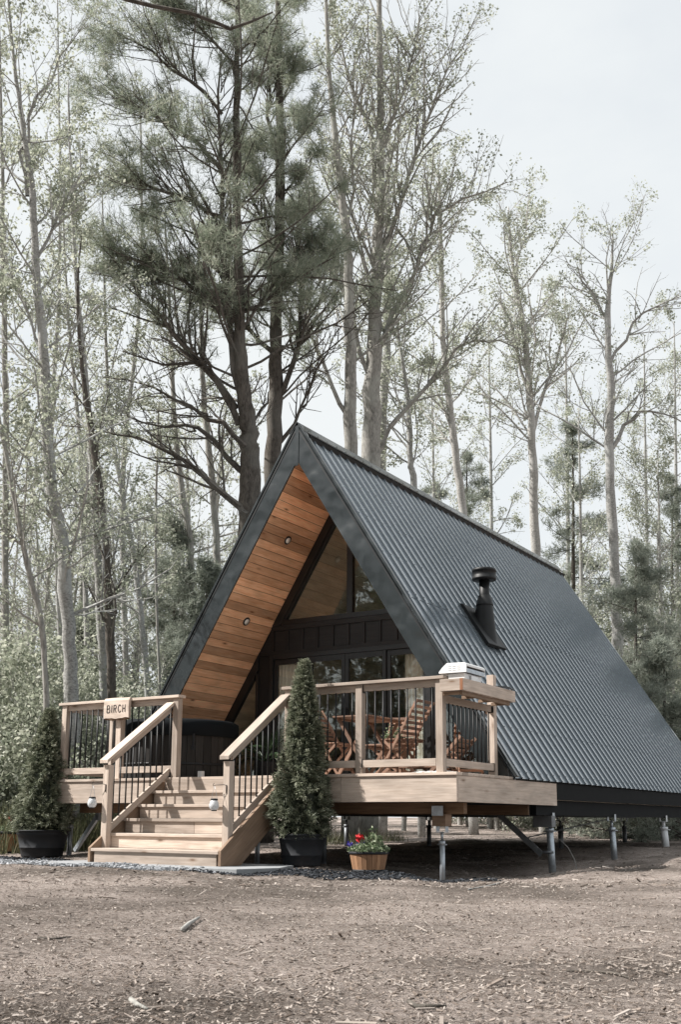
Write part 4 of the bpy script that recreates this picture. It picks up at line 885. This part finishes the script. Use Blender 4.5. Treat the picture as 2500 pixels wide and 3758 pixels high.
# --- shrubs
def bush(label,c,rx,rz,n,leafm,seed,leaf=.08,group=None,nm='shrub'):
    rs=np.random.RandomState(seed); g_=gzf(c[0],c[1]); root=empty(nm,(c[0],c[1],g_)); tag(root,label,'shrub',group); S=[];LP=[]
    for k in range(n):
        a=rs.rand()*6.28; e=rs.uniform(.35,1.45); dd=np.array([math.cos(a)*math.cos(e),math.sin(a)*math.cos(e),math.sin(e)]); Ln=(rx*math.cos(e)**2+rz*math.sin(e)**2)*rs.uniform(.6,1.1)
        b=np.array([c[0]+rs.normal()*rx*.25,c[1]+rs.normal()*rx*.25,g_-.05]); grow(b,dd,Ln,.014,0,rs,S,LP,CF_BROAD)
    seg_mesh('stems',S,M['bark_grey'],root,None,3); LPp=np.array([q for q,_ in LP]); C=np.repeat(LPp,4,0)+rs.normal(size=(len(LPp)*4,3))*.12
    o=quads_mesh('foliage',leaf_quads(C,leaf,rs,droop=.2),leafm,None,tint=rs.rand(len(C))); o.parent=root; o.matrix_parent_inverse=world_of(root).inverted(); return root
BL=[('big pale leaved shrub at the far left edge behind the potted cedar',-20,19,2.0,3.6,40,'leaf_shrub'),('tall shrub left of the poplar trunk',120,21,2.0,4.2,44,'leaf_shrub'),('shrub filling the gap right of the poplar trunk',300,22.5,2.0,3.8,44,'leaf_shrub'),
 ('shrub behind the BIRCH sign railing',430,24,2.0,3.4,40,'leaf_shrub'),('shrub right of the pair of straight trees',540,25,2.0,3.6,40,'leaf_shrub'),('low green shrub between the shrubs and the left roof edge',620,22,1.4,2.4,30,'leaf_green'),('dense dark shrub low behind the left railing',360,19.5,1.2,1.7,30,'leaf_green'),
 ('low shrub at the left edge in front of the tall shrubs',40,17.5,1.0,1.5,26,'leaf_green'),('rounded light shrub at the right edge below the hemlock',2420,30,2.6,4.0,44,'leaf_shrub'),('shrub behind the far roof corner at right',2250,36,2.6,4.6,44,'leaf_shrub'),('pale shrub at the right frame edge',2520,27,2.0,3.2,36,'leaf_shrub'),('tall soft green thicket shrub beside the bare topped tree',2330,30,2.6,6.0,54,'leaf_green'),('tall pale thicket shrub right of the far roof corner',2180,34,2.6,7.0,56,'leaf_shrub'),('tall green thicket shrub near the right edge',2440,33,2.8,6.6,56,'leaf_green'),('pale thicket shrub peeping over the far end of the ridge',2040,38,2.8,8.6,56,'leaf_shrub'),('pale thicket shrub over the middle of the ridge',1780,44,3.0,11.5,60,'leaf_shrub')]
for i,(lab,px,D_,rx,rz,n_,lm) in enumerate(BL):
    p=atd(px,2950,D_); bush(lab,(p.x,p.y),rx,rz,n_,M[lm],200+i)
# weeds and grass beyond the deck
rs=np.random.RandomState(5); n=15000; pxs=rs.uniform(-60,640,n); Ds=rs.uniform(15.5,26,n); Pw=np.array([atd(a,2950,d)[:2] for a,d in zip(pxs[:3000],Ds[:3000])]); Pw=np.repeat(Pw,5,0)+rs.normal(size=(n,2))*.09
Pw=Pw[~((Pw[:,0]>-7.2)&(Pw[:,1]>-1))]; n=len(Pw)
def blades(name,Pw,h0,h1,w,mat,rs):
    n=len(Pw); C=np.stack([Pw[:,0],Pw[:,1],gz(Pw[:,0],Pw[:,1])-.01],-1); a=rs.rand(n)*6.28; hh=rs.uniform(h0,h1,n); s=np.stack([np.cos(a),np.sin(a),0*a],-1)*w/2; ln=np.stack([rs.normal(size=n)*.25,rs.normal(size=n)*.25,np.ones(n)],-1)*hh[:,None]
    o=quads_mesh(name,np.stack([C-s,C+s,C+ln+s*.2,C+ln-s*.2],1),mat,tint=rs.rand(n)); tag(o,kind='stuff'); return o
blades('tall_grass',Pw,.2,.8,.018,M['grass'],rs)
Pq=np.array([atd(a,2990,d)[:2] for a,d in zip(rs.uniform(1150,1500,500),rs.uniform(19,26,500))]); Pq=np.repeat(Pq,5,0)+rs.normal(size=(2500,2))*.1; Pq=Pq[(Pq[:,0]<-6.8)]
if len(Pq): blades('short_grass',Pq,.08,.3,.012,M['grass'],rs)
# trees standing behind the camera, seen as reflections in the glass and as dappled shade on the ground
YARD=[(-7.0,-12.5,.8,1)]+[(-30+3.1*q,-22-1.2*q+2*math.sin(q*2.1),.85+.1*math.sin(q*3.3),-1) for q in range(8)]+[(-1+2.7*q,-19-2*math.sin(q*1.9),1.45,-1) for q in range(6)]  # last row unseen, added tall and dense to darken roof rib reflections
for i,(x,y,s_,k) in enumerate(YARD):
    o=copy_tree(protos[k]) if k>=0 else (yard if i==1 else copy_tree(yard)); o.location=(x,y,gzf(x,y)); o.rotation_euler=(0,0,i*1.3); o.scale=(s_,s_,s_); o['group']='trees across the yard from the cabin'; o['label']='leafy tree across the yard out of view, giving reflections and shade'
# bare branch hanging into the top of the view
S=[];Q=[np.array(atd(a,b,7.5)) for a,b in ((150,-120),(330,-50),(465,0),(560,24),(700,50),(800,88),(845,108),(925,80),(1000,47))]; rr=[.020,.018,.015,.0145,.0135,.0125,.012,.009,.005]
for i in range(len(Q)-1): S.append((Q[i],Q[i+1],rr[i],rr[i+1]))
r_=np.random.RandomState(4)
for i in (1,4,6,7):
    e=Q[i]+r_.normal(size=3)*.02; S.append((Q[i],Q[i]+np.array([.02,0,.03]),.008,.004))
bq=empty('overhanging_branch',tuple(Q[4])); tag(bq,'dark bare branch hanging into the top of the view in front of the pine','branch'); seg_mesh('stem',S,M['bark_pine'],bq,None,8)
# thin leafless twig by the right pile
S=[];Q=[np.array((-.02+.0,2.3,gzf(0,2.3)))]
tw=[at_ for at_ in ((2122,3206),(2108,3150),(2085,3108),(2062,3085),(2050,3077))]
Q=[np.array(atd(a,b,13.2)) for a,b in tw]; rr=[.007,.006,.005,.004,.002]
for i in range(4): S.append((Q[i],Q[i+1],rr[i],rr[i+1]))
bq=empty('bare_twig',tuple(Q[0])); tag(bq,'thin curved bare twig sticking out of the mulch beside the right piles','twig'); seg_mesh('stem',S,M['bark_pale'],bq,None,5)
# sticks on the yard
def stick(label,pts,r,mat):
    Q=[]
    for (a,b) in pts:
        d=Fv+Rv*((a-PPX)/FPX)-Uv*((b-PPY)/FPX); t=(-1.05-CAMP.z)/d.z; q=CAMP+d*t
        for _ in range(6): z=gzf(q.x,q.y)+r*1.2; t=(z-CAMP.z)/d.z; q=CAMP+d*t
        Q.append(q)
    m=MB(); m.tube(Q,[r]+[r*.9]*(len(Q)-2)+[r*.5],7); c=Q[0]; o=m.build('stick',mat,None,0,org=tuple(c)); tag(o,label,'stick')
stick('long thin stick lying at the lower right of the yard',[(2080,3560),(2180,3562),(2260,3570),(2320,3590)],.005,M['bark_pine'])
stick('forked brown stick at the bottom right of centre',[(1500,3672),(1530,3692),(1580,3690),(1640,3690)],.007,M['bark_pine'])
stick('grey split stick lying at left in the yard',[(670,3408),(690,3390),(730,3365)],.012,M['bark_white'])
stick('curved stick near the bottom centre left',[(480,3665),(505,3685),(540,3700)],.008,M['bark_grey'])
stick('dark thin stick left in the yard',[(140,3440),(200,3444),(262,3436)],.006,M['bark_pine'])
stick('long pale branch along the mulch edge under the deck corner',[(1720,3262),(1780,3252),(1830,3240),(1865,3233)],.006,M['bark_pale'])

# ------------------------------------------------------------------ potted cedars
def potted_cedar(label,x,y,hz,R,seed,potr,ptop,n=620):
    g_=gzf(x,y); root=empty('potted_cedar',(x,y,g_)); tag(root,label,'potted tree',None); rs=np.random.RandomState(seed)
    m=MB(); pr=potr; h=ptop; prof=[(0,.0),(pr*.74,0),(pr*.76,.02),(pr*.81,h*.32),(pr*.825,h*.325),(pr*.83,h*.36),(pr*.82,h*.37),(pr*.93,h*.82),(pr*.95,h*.825),(pr*.955,h*.86),(pr*.945,h*.87),(pr*.97,h*.95),(pr*1.03,h*.955),(pr*1.03,h),(pr*.95,h),(pr*.93,h*.9),(0,h*.9)]
    m.lathe(prof,(x,y,g_+.01),40); under(m,'pot',M['plastic_black'],root)
    m=MB(); m.lathe([(pr*.93,h*.91),(pr*.5,h*.94),(0,h*.95)],(x,y,g_+.01),24); under(m,'soil',M['soil'],root)
    m=MB(); m.tube([(x,y,g_+h*.8),(x,y,g_+h+.4),(x+.01,y,hz-.3)],[.028,.022,.008],8); under(m,'trunk',M['bark_grey'],root)
    zb=g_+h+.02; Hh=hz-zb
    def rad(t): # t 0 bottom .. 1 top
        return R*np.minimum(.84+1.3*t,1.0)*np.clip((1-t)/.88,0,1)**.85+.010
    # sprays
    ncl=n; t=rs.rand(ncl)**1.05; a=rs.rand(ncl)*2*np.pi; lump=1+.16*np.sin(a*3+t*9+seed)+.12*np.sin(a*7-t*15+seed)+.10*np.clip(rs.normal(size=ncl),0,3); 
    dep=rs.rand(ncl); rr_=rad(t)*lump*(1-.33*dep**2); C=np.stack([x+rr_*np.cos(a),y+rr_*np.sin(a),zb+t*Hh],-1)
    out=np.stack([np.cos(a),np.sin(a),0*a],-1); dr=out*.75+np.array([0,0,1.])*(rs.uniform(-.75,.55,ncl)[:,None]+.9*(t[:,None]>.86)); dr/=np.linalg.norm(dr,axis=1)[:,None]
    k=26; Cc=np.repeat(C,k,0); Dd=np.repeat(dr,k,0); m_=len(Cc); u=rs.rand(m_); Ls=(.10*(1-.45*np.repeat(t,k)))
    perp=np.repeat(np.cross(dr,np.array([0,0,1.])+rs.normal(size=(ncl,3))*.3),k,0); perp/=np.linalg.norm(perp,axis=1)[:,None]; sgn=np.sign(rs.rand(m_)-.5)
    q=Cc+Dd*(u*Ls-.02)[:,None]+rs.normal(size=(m_,3))*.012; dl=Dd*.8+perp*(sgn*.75*(1-.5*u))[:,None]+rs.normal(size=(m_,3))*.22; dl/=np.linalg.norm(dl,axis=1)[:,None]
    w=np.cross(dl,rs.normal(size=(m_,3))); w/=np.linalg.norm(w,axis=1)[:,None]; ll=(.022+.022*rs.rand(m_))[:,None]; ww=.0065
    V=np.stack([q-w*ww*.6,q+w*ww*.6,q+dl*ll+w*ww*.4,q+dl*ll-w*ww*.4],1); tt=np.clip(np.repeat(rs.rand(ncl)*.5+.1,k)+.45*u-.30*np.repeat(dep,k)+rs.normal(size=m_)*.08,0,1)  # deeper sprays toned darker: shade inside the crown put into the tint
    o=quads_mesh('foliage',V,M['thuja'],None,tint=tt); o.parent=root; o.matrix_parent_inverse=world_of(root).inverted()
    # solid dark core, the inner shade of the foliage put into its tint
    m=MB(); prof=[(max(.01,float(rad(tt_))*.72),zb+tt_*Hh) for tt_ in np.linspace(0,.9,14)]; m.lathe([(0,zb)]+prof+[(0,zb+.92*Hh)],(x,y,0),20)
    me=m; ob=under(me,'dark_core',M['thuja'],root)
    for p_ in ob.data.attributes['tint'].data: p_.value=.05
    return root
potted_cedar('tall columnar cedar in a black pot right of the stairs',-1.885,-.20,1.31,.275,1,.285,.36,n=2300)
potted_cedar('columnar cedar in a black pot left of the stairs',-6.36,.0,.97,.33,2,.37,.36,n=2300)
# wooden flower tubs
def flower_tub(label,x,y,r,h,seed,big=True):
    g_=gzf(x,y); root=empty('flower_tub',(x,y,g_)); tag(root,label,'flower pot'); rs=np.random.RandomState(seed); m=MB(); n=22
    for k in range(n):
        a0=2*math.pi*k/n+.01;a1=2*math.pi*(k+1)/n-.01; z0,z1=g_+.005,g_+h
        def P(a,rr,z): return (x+rr*math.cos(a),y+rr*math.sin(a),z)
        vs=[P(a0,r*.8,z0),P(a1,r*.8,z0),P(a1,r,z1),P(a0,r,z1),P(a0,r*.7,z0),P(a1,r*.7,z0),P(a1,r*.9,z1),P(a0,r*.9,z1)]
        L0=h; ou=rnd.random()*30; uvs=[[(ou,0),(ou,.08),(ou+L0,.08),(ou+L0,0)]]*5
        m.add(vs,[(0,1,2,3),(5,4,7,6),(3,2,6,7),(1,5,6,2),(4,0,3,7)],uvs)
    m.lathe([(0,.01),(r*.75,.01)],(x,y,g_),20); under(m,'staves',M['tub_planter'],root)
    m=MB(); m.lathe([(r*.985,h*.88),(r*1.03,h*.9),(r*1.045,h),(r*.93,h+.004),(r*.92,h*.9)],(x,y,g_),36); m.lathe([(r*.81,.008),(r*.825,.012),(r*.83,.035),(r*.815,.035)],(x,y,g_),30); under(m,'rim_band',M['plastic_black'],root)
    m=MB(); m.lathe([(r*.92,h*.9),(0,h*.95)],(x,y,g_),20); under(m,'soil',M['soil'],root)
    n_=1300; a=rs.rand(n_)*6.28; q=rs.rand(n_)**.5*r*1.08; C=np.stack([x+q*np.cos(a),y+q*np.sin(a),g_+h+rs.rand(n_)*.10*(1-.5*(q/r)**2)+.0],-1)
    V=[leaf_quads(C,.035,rs,.6)]
    for (dx,hh) in ((.05,.26),(.11,.16),(.14,.12),(.0,.15)):
        k=60; tt=rs.rand(k); C=np.stack([x+dx*r/.19+rs.normal(size=k)*.022,y-.02+rs.normal(size=k)*.022,g_+h+tt*hh],-1); V.append(leaf_quads(C,.06,rs,.4,droop=-.3))
    V=np.concatenate(V); o=quads_mesh('leaves',V,M['flower_leaf'],None,tint=rs.rand(len(V))); o.parent=root; o.matrix_parent_inverse=world_of(root).inverted()
    def blooms(nm,mat,pts,s):
        C=np.repeat(np.array(pts),14,0); C=C+rs.normal(size=C.shape)*s*.5; oo=quads_mesh(nm,leaf_quads(C,s*1.3,rs,.9),mat,None); oo.parent=root; oo.matrix_parent_inverse=world_of(root).inverted()
    blooms('red_flowers',M['red_bloom'],[(x-.06,y-.10,g_+h+.155),(x-.035,y-.09,g_+h+.145),(x-.075,y-.08,g_+h+.135)] if big else [(x-.02,y-.05,g_+h+.20),(x+.06,y-.05,g_+h+.17)],.030)
    if big: blooms('blue_flowers',M['blue_bloom'],[(x-.17+.022*k+rs.normal()*.01,y-.12+.01*k,g_+h+.045+.03*rs.rand()) for k in range(8)],.022)
    return root
flower_tub('barrel flower pot with red and blue flowers under the deck edge',-.70,-.70,.205,.215,7)
flower_tub('barrel flower pot with a red bloom cut by the left frame edge',-7.62,.55,.33,.32,8,False)

# ------------------------------------------------------------------ lanterns on the newels
def lantern(label,x,z,hx,hy):
    root=empty('lantern',(x,-1.15,z)); tag(root,label,'lantern'); y=-1.15
    m=MB(); m.lathe([(.0,-.058),(.026,-.058),(.045,-.045),(.056,-.015),(.055,.005),(.045,.035),(.036,.052),(0,.052)],(x,y,z),24); under(m,'glass_jar',M['jar'],root)
    m=MB(); m.lathe([(0,.050),(.040,.050),(.041,.066),(.033,.070),(0,.072)],(x,y,z),24); under(m,'lid',M['plastic_black'],root)
    m=MB(); m.lathe([(0,-.068),(.030,-.068),(.031,-.056),(0,-.056)],(x,y,z),20); under(m,'base',M['plastic_black'],root)
    m=MB(); m.tube([(x-.038,y,z+.06),(x-.034,y,z+.09),(x-.018,y,z+.16),(x,y,z+.205),(x+.018,y,z+.16),(x+.034,y,z+.09),(x+.038,y,z+.06)],.0022,6); under(m,'wire_handle',M['galv'],root)
    h=empty('lantern_hook',(hx,hy,z+.2)); tag(h,'black wire hook on the '+('left' if x<-3.5 else 'right')+' newel post with a lantern hanging from it','hook')
    m=MB(); m.tube([(hx,hy-.004,z+.15),(hx,hy-.004,z+.215),(hx-.02,hy-.02,z+.222),(x+.01,y,z+.218),(x-.012,y,z+.203),(x-.02,y,z+.222),(x-.008,y,z+.24)],.0035,6); m.tube([(hx,hy,z+.13),(hx,hy,z+.22)],.006,6); under(m,'wire',M['black_metal'],h)
lantern('frosted jar lantern hanging left of the left newel post',-4.30,-.338,-4.155,-1.084)
lantern('frosted jar lantern hanging left of the right newel post',-2.43,-.368,-2.315,-1.084)

# ------------------------------------------------------------------ BIRCH sign
sg=empty('wooden_sign',(-5.055,.01,.9)); tag(sg,'live edge wooden sign reading BIRCH hung on the left railing','sign')
m=MB(); x0,x1=-5.292,-4.838; zt,zb=1.085,.805
prof=[(.027,zb+.005),(-.018,zb),(-.020,zb+.15),(-.016,zt-.04),(-.004,zt-.012),(.010,zt-.003),(.027,zt-.0)]
vs=[];n=len(prof);K=12
for k in range(K+1):
    t=k/K; x=x0+(x1-x0)*t; wob=.006*math.sin(t*9)+.004*math.sin(t*23)
    for j,(yy,zz) in enumerate(prof): vs.append((x+(0 if 0<k<K else (.004*math.sin(j*2.1))),yy,zz+(wob if j<2 else .003*math.sin(t*5))))
fs=[];uvs=[]
for k in range(K):
    for j in range(n):
        j2=(j+1)%n; fs.append((k*n+j,k*n+j2,(k+1)*n+j2,(k+1)*n+j)[::-1]); uvs.append([((k+1)*.05,j*.05),((k+1)*.05,j*.05+.05),(k*.05,j*.05+.05),(k*.05,j*.05)])
fs+=[tuple(range(n)),tuple(K*n+j for j in range(n-1,-1,-1))]; uvs+=[[(0,0)]*n]*2
m.add(vs,fs,uvs,.9); under(m,'board',M['lumber'],sg)
m=MB(); m.tube([(x0+.02+k*.042,.006+.004*math.sin(k*2),zb-.006+.005*math.sin(k*1.7)) for k in range(11)],[.012]+[.018+.003*math.sin(k*3) for k in range(9)]+[.012],8); under(m,'bark_edge',M['lumber_brown_shaded'],sg)
LET={'B':[[(0,0),(0,1),(.45,1),(.62,.88),(.62,.66),(.45,.54),(0,.54)],[(.45,.54),(.68,.42),(.68,.12),(.48,0),(0,0)]],'I':[[(.0,0),(.0,1)]],'R':[[(0,0),(0,1),(.42,1),(.6,.88),(.6,.64),(.42,.52),(0,.52)],[(.3,.52),(.62,0)]],'C':[[(.66,.82),(.5,.98),(.28,1),(.08,.82),(0,.5),(.08,.18),(.28,0),(.5,.02),(.66,.18)]],'H':[[(0,0),(0,1)],[(.6,0),(.6,1)],[(0,.5),(.6,.5)]]}
m=MB(); x=x0+.062; hh=.098
for c,wd in (('B',.085),('I',.038),('R',.08),('C',.082),('H',.07)):
    for st_ in LET[c]:
        m.tube([(x+px_*hh*.72,-.0195,.885+pz_*hh) for px_,pz_ in st_],.0068,6,tint=.5)
    x+=wd
under(m,'lettering',M['ink'],sg)

# ------------------------------------------------------------------ teak furniture
def folding_chair(label):
    r=empty('folding_chair'); tag(r,label,'chair','folding teak chairs on the deck')
    def part(name,bm,b=.002): return under(bm,name,M['teak'],r,b)
    for s_ in (-.21,.21):
        m=MB(); m.beam((.28,s_,.90),(-.26,s_,.0),.020,.034,(1,0,.5)); part('back_leg',m)
        m=MB(); m.beam((-.20,s_*.86,.43),(.26,s_*.86,.0),.020,.032,(1,0,.5)); part('front_leg',m)
    for k in range(7):
        t=k*.062; x=.275-.6*t; z=.885-t; m=MB(); m.beam((x+.012,-.235,z),(x+.012,.235,z),.012,.036,(.3,0,1)); part('back_slat',m)
    m=MB()
    for k in range(8): m.box((-.23+k*.052,-.195,.432),(-.23+k*.052+.040,.195,.446))
    part('seat',m); m=MB(); m.box((-.22,-.17,.408),(.16,-.15,.4315)); m.box((-.22,.15,.408),(.16,.17,.4315)); part('seat_bearer',m)
    m=MB(); m.box((-.20,-.21,.10),(-.18,.21,.13)); m.box((.16,-.19,.09),(.18,.19,.115)); part('stretcher',m)
    return r
c0=folding_chair('slatted teak chair right of the table with its back to the grill'); c0.location=(-1.12,.89,.001)
for (x,y,rz,lab) in ((-2.33,1.10,math.pi,'teak folding chair left of the table, half hidden by the cedar'),(-2.02,2.40,math.pi/2+.2,'teak folding chair behind the table against the doors'),(-.78,2.0,-.9,'teak folding chair at the right end of the deck by the wall')):
    o=copy_tree(c0); o.location=(x,y,.001); o.rotation_euler=(0,0,rz); o['label']=lab
def fold_table(label,cx_,cy_,lx,ly,h,name='folding_table'):
    r=empty(name,(cx_,cy_,.001)); tag(r,label,'table'); m=MB(); n=int(ly/.062)
    for k in range(n): y=cy_-ly/2+k*ly/n; m.box((cx_-lx/2,y,h-.018),(cx_+lx/2,y+ly/n-.008,h))
    under(m,'tabletop',M['teak'],r,.002); m=MB(); m.box((cx_-lx/2+.04,cy_-ly/2+.02,h-.045),(cx_-lx/2+.065,cy_+ly/2-.02,h-.0185)); m.box((cx_+lx/2-.065,cy_-ly/2+.02,h-.045),(cx_+lx/2-.04,cy_+ly/2-.02,h-.0185)); under(m,'frame',M['teak'],r,.002)
    for s_ in (-1,1):
        y=cy_+s_*(ly/2-.07); m=MB(); m.beam((cx_-lx/2+.05,y,h-.03),(cx_+lx/2-.02,y,.0),.022,.042,(1,0,.4)); under(m,'leg',M['teak'],r,.002)
        m=MB(); m.beam((cx_+lx/2-.05,y-s_*.03,h-.03),(cx_-lx/2+.02,y-s_*.03,.0),.022,.042,(1,0,.4)); under(m,'leg',M['teak'],r,.002)
    m=MB(); m.box((cx_-.02,cy_-ly/2+.07,h*.5-.015),(cx_+.02,cy_+ly/2-.07,h*.5+.015)); under(m,'stretcher',M['teak'],r,.002); return r
fold_table('square teak folding table with crossed legs in the middle of the deck',-1.74,1.08,.52,.94,.745)
fold_table('low teak side table behind the folding table holding the plant pot',-1.88,1.90,.62,.36,.47,'side_table')
r=empty('plant_pot',(-1.84,1.88,.471)); tag(r,'small terracotta bowl with a white flowering plant on the low side table','plant pot'); m=MB(); m.lathe([(0,.0),(.05,0),(.085,.07),(.09,.075),(.08,.075),(0,.065)],(-1.84,1.88,.472),24); under(m,'bowl',M['terracotta'],r)
rs=np.random.RandomState(3); C=np.array([-1.84,1.88,.60])+rs.normal(size=(260,3))*np.array([.06,.06,.045]); o=quads_mesh('foliage',leaf_quads(C,.035,rs),M['flower_leaf'],None,tint=rs.rand(260)); o.parent=r; o.matrix_parent_inverse=world_of(r).inverted()
# reclined deck chair by the right rail
r=empty('deck_chair',(-.62,1.05,.001)); tag(r,'low reclined teak deck chair behind the right side railing','chair')
for s_ in (.85,1.28):
    m=MB(); m.beam((-.78,s_,.02),(-.36,s_,.46),.022,.045,(-.7,0,.7)); under(m,'back_frame',M['teak'],r,.002)
m=MB()
for k in range(7):
    t=k/7; m.beam((-.72+.36*t,.86,.09+.38*t),(-.72+.36*t,1.27,.09+.38*t),.045,.012,(-.7,0,.7))
under(m,'back_slats',M['teak'],r,.001); m=MB(); m.box((-1.2,.86,.10),(-.74,1.27,.12)); under(m,'seat',M['teak'],r,.002)
m=MB(); m.box((-1.2,.87,0),(-1.17,.9,.10)); m.box((-1.2,1.23,0),(-1.17,1.26,.10)); m.box((-.62,.87,0),(-.59,.9,.16)); m.box((-.62,1.23,0),(-.59,1.26,.16)); under(m,'legs',M['teak'],r,.002)

# ------------------------------------------------------------------ hot tub, palm, small boxes
tb=empty('hot_tub',(-5.0,1.2,.001)); tag(tb,'round hot tub with dark wooden staves and dark cover at the left of the deck','hot tub'); m=MB(); n=44; rt=.83
for k in range(n):
    a0=2*math.pi*k/n+.004;a1=2*math.pi*(k+1)/n-.004
    P=lambda a,rr,z:(-5.0+rr*math.cos(a),1.2+rr*math.sin(a),z)
    m.add([P(a0,rt,.01),P(a1,rt,.01),P(a1,rt,.66),P(a0,rt,.66),P(a0,rt-.03,.01),P(a1,rt-.03,.01),P(a1,rt-.03,.66),P(a0,rt-.03,.66)],[(0,1,2,3),(5,4,7,6),(1,5,6,2),(4,0,3,7),(3,2,6,7)],[[(k,0),(k,.1),(k+.7,.1),(k+.7,0)]]*5)
under(m,'staves',M['tub_wood'],tb)
m=MB(); m.lathe([(rt-.04,.60),(rt+.03,.60),(rt+.035,.605),(rt+.04,.74),(rt+.035,.80),(rt-.02,.83),(0,.86)],(-5,1.2,0),64); under(m,'cover',M['tub_lid'],tb)
m=MB(); m.lathe([(rt+.003,.20),(rt+.006,.20),(rt+.006,.23),(rt+.003,.23)],(-5,1.2,0),64); under(m,'hoop',M['black_metal'],tb)
m=MB(); a=-.62; px_,py_=-5+ (rt+.045)*math.cos(a),1.2+(rt+.045)*math.sin(a); m.box((px_-.012,py_-.01,.42),(px_+.012,py_+.01,.62)); m.box((px_-.025,py_-.018,.40),(px_+.025,py_+.012,.46)); under(m,'cover_strap',M['plastic_black'],tb)
pa=empty('potted_palm',(-4.1,2.1,.001)); tag(pa,'dark feathery palm in a pot between the hot tub and the cabin wall','potted plant'); m=MB(); m.lathe([(0,0),(.12,0),(.16,.28),(.165,.3),(.14,.3),(0,.27)],(-4.1,2.1,.001),24); under(m,'pot',M['plastic_black'],pa)
rs=np.random.RandomState(12); V=[];S=[]
for k in range(17):
    a=rs.rand()*6.28; e=rs.uniform(.5,1.3); Ln=rs.uniform(.65,.95); p=np.array([-4.1,2.1,.28]); d=np.array([math.cos(a)*math.cos(e),math.sin(a)*math.cos(e),math.sin(e)]); N_=14
    for i in range(N_):
        q=p+d*Ln/N_; S.append((p,q,.006*(1-i/N_)+.002,.006*(1-(i+1)/N_)+.002)); 
        if i>3:
            sd_=np.cross(d,[0,0,1.]); sd_/=np.linalg.norm(sd_)+1e-6
            for sg_ in (-1,1):
                for f in (0,.5):
                    b=p+(q-p)*f; l_=sd_*sg_*.8+d*.7+np.array([0,0,-.25]); l_/=np.linalg.norm(l_); Lf=.20*math.sin(math.pi*min(1,(i+1)/N_*.9)); w=np.cross(l_,[0,0,1.]); w/=np.linalg.norm(w)+1e-6; V.append([b-w*.006,b+w*.006,b+l_*Lf+w*.001,b+l_*Lf-w*.001])
        p=q; d=d+np.array([0,0,-.085]); d/=np.linalg.norm(d)
o=quads_mesh('fronds',np.array(V),M['palm'],None,tint=rs.rand(len(V))); o.parent=pa; o.matrix_parent_inverse=world_of(pa).inverted(); seg_mesh('frond_stems',S,M['palm'],pa,None,4)
for lab,x in (('small white box on the deck beside the left stair post',-4.25),('small white box on the deck seen through the right handrail',-2.98)):
    m=MB(); y_=.75 if x<-4 else 1.5; x-=.0; m.box((x,y_,.001),(x+.07 if x<-4 else x+.12,y_+.06,.115)); m.box((x+.01,y_-.004,.012),(x+.06,y_-.0005,.095)); o=m.build('white_box',M['white'],bevel=.004,org=(x,y_,.001)); tag(o,lab,'box')
m=MB(); m.box((-.78,.42,.001),(-.32,.74,.028)); m.box((-.76,.44,.0285),(-.34,.72,.036)); o=m.build('door_mat_tray',M['white'],bevel=.003,org=(-.55,.58,.001)); tag(o,'flat white tray on the deck at the right front corner','tray')

# ------------------------------------------------------------------ grill on the shelf
gr=empty('table_grill',(-.05,.35,.99)); tag(gr,'white metal tabletop grill with slotted side on the deck corner shelf','grill')
z0=.991; Y0,Y1=.10,.60
m=MB(); m.box((-.155,Y0+.03,z0+.012),(.05,Y1-.03,z0+.105)); m.box((.052,Y0+.16,z0+.03),(.075,Y0+.34,z0+.085)); under(m,'body',M['white_metal'],gr,.004)
m=MB(); prof=[(-.255,1.100),(-.255,1.118),(-.215,1.165),(-.155,1.213),(.066,1.208),(.090,1.187),(.086,1.098)]; prof=[(a,b) for a,b in prof]
m.prism(prof,'y',Y0,Y0+.012); m.prism(prof,'y',Y1-.012,Y1)
m.prism([(-.255,1.1),(-.215,1.165),(-.155,1.213),(.066,1.208),(.09,1.187),(.088,1.165),(.06,1.17),(.055,1.198),(-.15,1.203),(-.205,1.16),(-.24,1.105)],'y',Y0+.0125,Y1-.0125); lid=under(m,'lid',M['white_metal'],gr,.003)
m=MB(); m.box((.0705,Y0+.0125,1.098),(.086,Y1-.0125,1.145)); under(m,'front_flap',M['galv'],gr,.002)
m=MB(); m.box((-.2,Y0+.02,1.106),(.05,Y1-.02,1.165)); under(m,'dark_inside',M['frame_black'],gr,.0)  # black block in the hollow lid, its inner shade put into the colour
m=MB()
for r_ in range(3):
    for c_ in range(3): m.box((-.135+c_*.055,Y0-.0015,1.125+r_*.022),(-.135+c_*.055+.04,Y0+.001,1.129+r_*.022))
under(m,'side_slots',M['galv_dark'],gr,0)
m=MB()
for x in (-.14,.035):
    for y in (Y0+.05,Y1-.05): m.tube([(x,y,z0+.0005),(x,y,z0+.013)],.012,8)
under(m,'feet',M['rubber'],gr,0); m=MB(); m.tube([(-.262,Y0+.06,1.118),(-.275,Y0+.06,1.125),(-.275,Y1-.06,1.125),(-.262,Y1-.06,1.118)],.006,8); under(m,'handle',M['galv'],gr,0)
m=MB(); pts=[]
for k in range(70):
    t=k/69*4.3*math.pi; rr_=.135+.012*math.sin(t*1.3); pts.append((-.03+.8*rr_*math.cos(t)+.05,1.22+rr_*1.35*math.sin(t),1.026+.004*k/69*3+.006*math.sin(t*.7)))
m.tube(pts,.0065,8); o=m.build('gas_hose',M['rubber'],org=(0.0,1.22,1.02)); tag(o,'coiled black gas hose lying on the back end of the grill shelf','hose')
